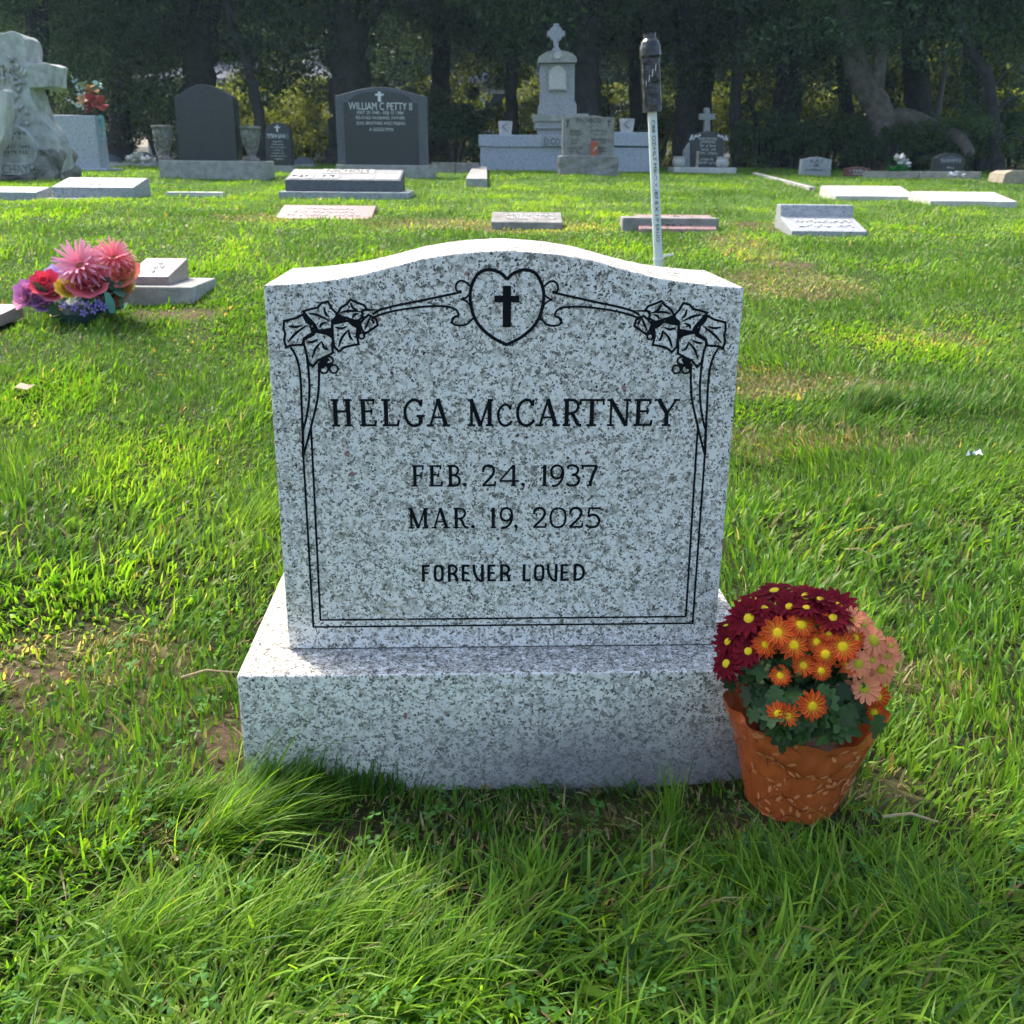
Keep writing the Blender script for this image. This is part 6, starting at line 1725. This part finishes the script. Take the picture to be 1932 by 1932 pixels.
def make_blades(name, x, y, L, w, az, th0, curl, rows, r, dryp, label, mat=None, lift=0.0, hue=None):
    n = len(x)
    z = ground(x, y) - .004 + lift
    t = np.linspace(0, 1, rows + 1)
    P = np.zeros((n, rows + 1, 3)); P[:, 0] = np.stack([x, y, z], -1)
    hx, hy = np.cos(az), np.sin(az)
    for i in range(rows):
        th = th0 + curl * (t[i] + .5 / rows)
        st = (L / rows)[:, None]
        P[:, i + 1] = P[:, i] + st * np.stack([hx * np.sin(th), hy * np.sin(th), np.cos(th)], -1)
    zg = ground(P[:, 1:, 0].ravel(), P[:, 1:, 1].ravel()).reshape(n, rows)
    P[:, 1:, 2] = np.maximum(P[:, 1:, 2], zg + .003 + .006 * r.random((n, rows)))
    tw = r.normal(0, .5, n)
    S_ = np.stack([-hy * np.cos(tw), hx * np.cos(tw), np.sin(tw)], -1)
    V = np.zeros((n, 2 * rows + 1, 3))
    for i in range(rows):
        ww = (w * .5 * (1 - .15 * t[i] - .55 * t[i]**3))[:, None]
        V[:, 2 * i] = P[:, i] - S_ * ww; V[:, 2 * i + 1] = P[:, i] + S_ * ww
    V[:, 2 * rows] = P[:, rows]
    k = 2 * rows + 1
    off = (np.arange(n) * k)[:, None]
    quads = np.concatenate([np.array([2 * i, 2 * i + 1, 2 * i + 3, 2 * i + 2]) for i in range(rows - 1)]) if rows > 1 else np.zeros(0, int)
    tri = np.array([2 * rows - 2, 2 * rows - 1, 2 * rows])
    flat = (off + np.concatenate([quads, tri])[None]).ravel()
    sizes = np.tile(np.array([4] * (rows - 1) + [3]), n)
    # blade colour: soft patches of hue over the lawn, spread from blade to blade, some straw
    hv = .52 + .26 * noise(x, y, .55, 61) + .22 * noise(x, y, 1.8, 62) + r.normal(0, .26, n) / np.maximum(1, y * .55)
    if hue is not None: hv = hv + hue
    hv = np.clip(hv, 0, .999) * 3
    i0 = hv.astype(int); f = (hv - i0)[:, None]
    c = GREEN[i0] * (1 - f) + GREEN[np.minimum(i0 + 1, 3)] * f
    bl = r.random(n) < .12
    c[bl] = GREEN[4]
    c *= r.uniform(.8, 1.25, n)[:, None]
    st = r.random(n) < dryp
    c[st] = STRAW[r.integers(0, 4, st.sum())] * r.uniform(.7, 1.1, st.sum())[:, None]
    part = (~st) & (r.random(n) < .25)
    c[part] = c[part] * .75 + np.array([.15, .14, .04]) * .25
    cols = np.repeat(c, k, 0).reshape(n, k, 3)
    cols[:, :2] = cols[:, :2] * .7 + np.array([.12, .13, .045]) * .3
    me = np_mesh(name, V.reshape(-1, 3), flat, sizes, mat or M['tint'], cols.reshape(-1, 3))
    o = link(name, me)
    tag(o, label, 'grass', None, 'stuff')
    return o


def scatter(n, y0, y1, r, kx=.60, mx=.75):
    Yl = np.exp(r.uniform(math.log(y0), math.log(y1), n))
    X = r.uniform(-1, 1, n) * (kx * Yl + mx)
    return X, Yl


r = np.random.default_rng(77)


def lawn(name, n, y0, y1, rows, wk, lab, kx=.60, mx=.75):
    x, y = scatter(n, y0, y1, r, kx, mx)
    ok = clear_of_things(x, y, .001)
    bare_ = field(BARE, x, y); dry_ = field(DRY, x, y)
    nb = near_base(x, y)
    lx, ly = base_local(x, y)
    tuft = .5 + .5 * noise(x, y, .07 + .02 * y, 63)
    ok &= r.random(n) > bare_ * .93
    ok &= r.random(n) < np.clip(.45 + .75 * tuft, 0, 1)
    x, y, bare_, dry_, nb, tuft, lx, ly = (a[ok] for a in (x, y, bare_, dry_, nb, tuft, lx, ly)); n = len(x)
    front = np.clip((1.14 - y) / .18, 0, 1)                       # long grass nearest the camera
    L = .9 * (.030 + .018 * tuft + .010 * noise(x, y, .5, 64)) * (1 + .22 * front) * r.lognormal(0, .36, n) * np.clip(1.22 - .16 * y, .62, 1)
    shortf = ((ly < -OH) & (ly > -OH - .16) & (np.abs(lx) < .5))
    L = np.where(shortf, L * .45, L)
    lf = (x < -.36) & (y > 1.15) & (y < 1.75)
    L = np.where(lf, L * .75, L)
    L *= (1 - .45 * dry_) * (1 - .4 * bare_)
    L = np.clip(L, .012, .14)
    w = wk * np.maximum(y, .9)**.85 * r.uniform(.55, 1.45, n) * (1 + .25 * front)
    wide = (r.random(n) < np.where(lf, .09, .03)); w = np.where(wide, w * 2.1, w)
    flow = 1.3 * noise(x, y, .42, 65) + .9 * noise(x, y, 1.3, 66)
    az = flow + .55 + r.normal(0, .75, n)
    az = np.where(front > .2, .5 + 1.5 * noise(x, y, .17, 67) + r.normal(0, .85, n), az)
    th0 = np.abs(r.normal(.34, .28, n)) + .38 * front * r.uniform(.3, 1.6, n)
    curl = r.normal(.65, .45, n) + .35 * front
    dp = np.clip(.035 + .62 * dry_ + .10 * bare_ + np.where(shortf, .16, 0), 0, .9)
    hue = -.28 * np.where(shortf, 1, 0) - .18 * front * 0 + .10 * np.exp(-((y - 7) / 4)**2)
    return make_blades(name, x, y, L, w, az, th0, curl, rows, r, dp, lab, hue=hue)


lawn('lawn_grass', 160000, .42, 2.3, 3, .0030, 'long combed green grass in the foreground around the headstone')
lawn('lawn_grass', 330000, 2.2, 6.6, 2, .0018, 'mown green grass in the middle of the lawn')
lawn('lawn_grass', 380000, 6.4, 21, 1, .0019, 'distant mown grass between the far memorials', .62, 2.0)


def clump(u, v, ru, rv, n, L, az, th, curl, lab, hue=0.0, w=.0024, dp=.02):
    c = gp(u, v); e = gp(u + ru, v); f = gp(u, v - rv)
    x = c.x + r.normal(0, abs(e.x - c.x) * .55, n); y = c.y + r.normal(0, abs(f.y - c.y) * .55, n)
    ok = clear_of_things(x, y, .002); x, y = x[ok], y[ok]; n = len(x)
    return dict(x=x, y=y, L=.78 * L * r.lognormal(0, .32, n), w=w * r.uniform(.6, 1.3, n), az=az + r.normal(0, .55, n), th=np.abs(r.normal(th, .25, n)), curl=curl * r.uniform(.6, 1.4, n), hue=np.full(n, hue), dp=np.full(n, dp))


CL = [clump(455, 1570, 75, 26, 520, .125, .55, .75, .75, ''), clump(400, 1600, 60, 22, 500, .11, .3, .7, .7, ''), clump(590, 1505, 80, 12, 700, .060, 1.2, .12, .35, '', -.6), clump(700, 1500, 60, 8, 260, .048, 1.4, .1, .3, '', -.6), clump(505, 1515, 30, 10, 260, .07, .9, .3, .6, '', -.2),
      clump(1270, 1560, 18, 16, 60, .075, 1.7, .12, .4, '', .2), clump(1265, 1590, 40, 16, 120, .05, .6, .4, .7, ''), clump(560, 1770, 220, 60, 420, .11, .45, .75, .8, '', .1), clump(250, 1800, 180, 70, 380, .10, .5, .6, .9, '', .0), clump(820, 1860, 180, 60, 320, .10, .7, .6, .9, ''),
      clump(1500, 1700, 150, 40, 500, .075, 2.4, .5, .9, '', -.2), clump(1760, 1760, 120, 60, 500, .085, 2.2, .5, .9, ''), clump(330, 1520, 90, 24, 300, .06, .4, .5, .8, ''), clump(1750, 770, 180, 20, 700, .07, .6, .3, .7, '', .0, .0045), clump(1640, 770, 80, 12, 500, .075, .4, .3, .6, '', -.3, .0045), clump(500, 980, 60, 30, 500, .06, .3, .3, .7, '', .2, .003)]
cat_ = {k: np.concatenate([c[k] for c in CL]) for k in CL[0]}
make_blades('grass_tufts', cat_['x'], cat_['y'], cat_['L'], cat_['w'], cat_['az'], cat_['th'], cat_['curl'], 4, r, cat_['dp'], 'longer grass tufts swept over near the headstone base', hue=cat_['hue'])

# clippings and dead stems lying flat
x, y = scatter(5200, .45, 3.2, r)
d_ = np.maximum(field(DRY, x, y), field(BARE, x, y)); lx, ly = base_local(x, y)
ok = clear_of_things(x, y, .004) & (r.random(len(x)) < .10 + .9 * d_ + .35 * ((ly < -OH) & (ly > -.35) & (np.abs(lx) < .5)))
x, y = x[ok], y[ok]; n = len(x)
make_blades('dry_thatch', x, y, r.uniform(.015, .05, n), .0018 * np.maximum(1, y)**.8 * r.uniform(.6, 1.4, n), r.uniform(0, 6.28, n), r.uniform(1.2, 1.55, n), r.normal(0, .3, n), 3, r, np.full(n, .92), 'dead straw and clippings lying through the grass', lift=.010)

# clover leaves
x, y = scatter(3600, .5, 2.0, r)
cl = noise(x, y, .16, 71) + .35 * noise(x, y, .5, 72)
ok = clear_of_things(x, y, .01) & (cl > .22) & (field(BARE, x, y) < .3)
x, y = x[ok], y[ok]; n = len(x)
h = r.uniform(.020, .042, n); sc = r.uniform(.005, .0115, n)
V, Fc, cols = [], [], []
zz = ground(x, y)
for i in range(n):
    c0 = np.array([x[i], y[i], zz[i] + h[i]]); tl = r.normal(0, .35, 2); a0 = r.uniform(0, 6.28); col = np.array([.055, .135, .03]) * r.uniform(.7, 1.4)
    for q_ in range(3):
        a = a0 + q_ * 2.094; b0 = len(V)
        for rad, da in ((0, 0), (.55, -.55), (1.0, -.42), (1.12, -.15), (1.0, 0), (1.12, .15), (1.0, .42), (.55, .55)):
            px_, py_ = rad * math.cos(a + da) * sc[i], rad * math.sin(a + da) * sc[i]
            V.append(c0 + np.array([px_, py_, tl[0] * px_ + tl[1] * py_ + .12 * rad * sc[i] * abs(da)])); cols.append(col * (1.0 + .5 * (rad < .6)))
        Fc += [tuple(range(b0, b0 + 8))]
me = np_mesh('clover', np.array(V), [i for f in Fc for i in f], np.full(len(Fc), 8), M['clover'], np.array(cols))
tag(link('clover', me), 'clover leaves scattered through the foreground grass', 'clover', None, 'stuff')

# fallen leaf and a scrap of foil
g = gp(48, 750)
mb = MB(); mb.add([(-.05, -.02, .0), (-.02, -.045, .012), (.03, -.03, .0), (.06, .0, .02), (.02, .03, .008), (-.03, .035, .02), (0, 0, .014)], [(0, 1, 6), (1, 2, 6), (2, 3, 6), (3, 4, 6), (4, 5, 6), (5, 0, 6)])
o = mb.obj('fallen_leaf', plain('dead leaf', (.40, .31, .22), .8, .2, .3, 60), None); o.scale = (.62,) * 3; o.location = (g.x, g.y, g.z + .028); tag(o, 'curled tan dead leaf on the grass at far left', 'leaf')
g = gp(1832, 885)
rs = random.Random(2); mb = MB()
for k in range(9):
    a = k * .75; c0 = Vector((.012 * math.cos(a), .012 * math.sin(a), .02 + .012 * rs.random())); mb.add([c0, c0 + Vector((rs.uniform(-.02, .02), rs.uniform(-.02, .02), rs.uniform(-.005, .02))), c0 + Vector((rs.uniform(-.02, .02), rs.uniform(-.02, .02), rs.uniform(-.005, .025)))], [(0, 1, 2)])
o = mb.obj('foil_scrap', plain('silver foil', (.62, .68, .75), .3, .5, .2, 60, metallic=.6), None); o.scale = (.65,) * 3; o.location = (g.x, g.y, g.z + .022); tag(o, 'small crumpled silvery scrap lying in the grass at right', 'litter')
for k, (u, v, L_, az_) in enumerate(((1590, 1062, .06, -.6), (1660, 1578, .07, -.1), (1890, 735, .09, .9), (345, 1310, .08, .3))):
    g = gp(u, v); mb = MB(); mb.tube([(0, 0, .03), (L_ * .5 * math.cos(az_), L_ * .5 * math.sin(az_), .038), (L_ * math.cos(az_), L_ * math.sin(az_), .028)], [.0022, .002, .0012], 5)
    o = mb.obj('dead_twig', plain('dead stalk', (.40, .31, .18), .8, .2), None); o.location = (g.x, g.y, g.z); tag(o, ['short straw-coloured twig in the sunlit grass right of the headstone', 'flat dead stalk on the shaded grass right of the pot', 'pale dry stalk lying in the grass at upper right', 'pale root-like stalk on the bare soil left of the base'][k], 'twig')

# ------------------------------------------------------------------ the hazy morning air between the trees and the camera
m = bpy.data.materials.new('thin haze'); m.use_nodes = True
nt = m.node_tree; nt.nodes.clear()
pv = nt.nodes.new('ShaderNodeVolumePrincipled'); mo = nt.nodes.new('ShaderNodeOutputMaterial')
pv.inputs['Color'].default_value = (.52, .80, 1.0, 1); pv.inputs['Density'].default_value = HAZE; pv.inputs['Anisotropy'].default_value = .35
nt.links.new(pv.outputs[0], mo.inputs['Volume'])
mb = MB(); mb.box(-275, 275, -45, 200, -4, 24)
o = mb.obj('haze', m); tag(o, 'thin sunlit haze in the air over the cemetery', 'haze', None, 'stuff')
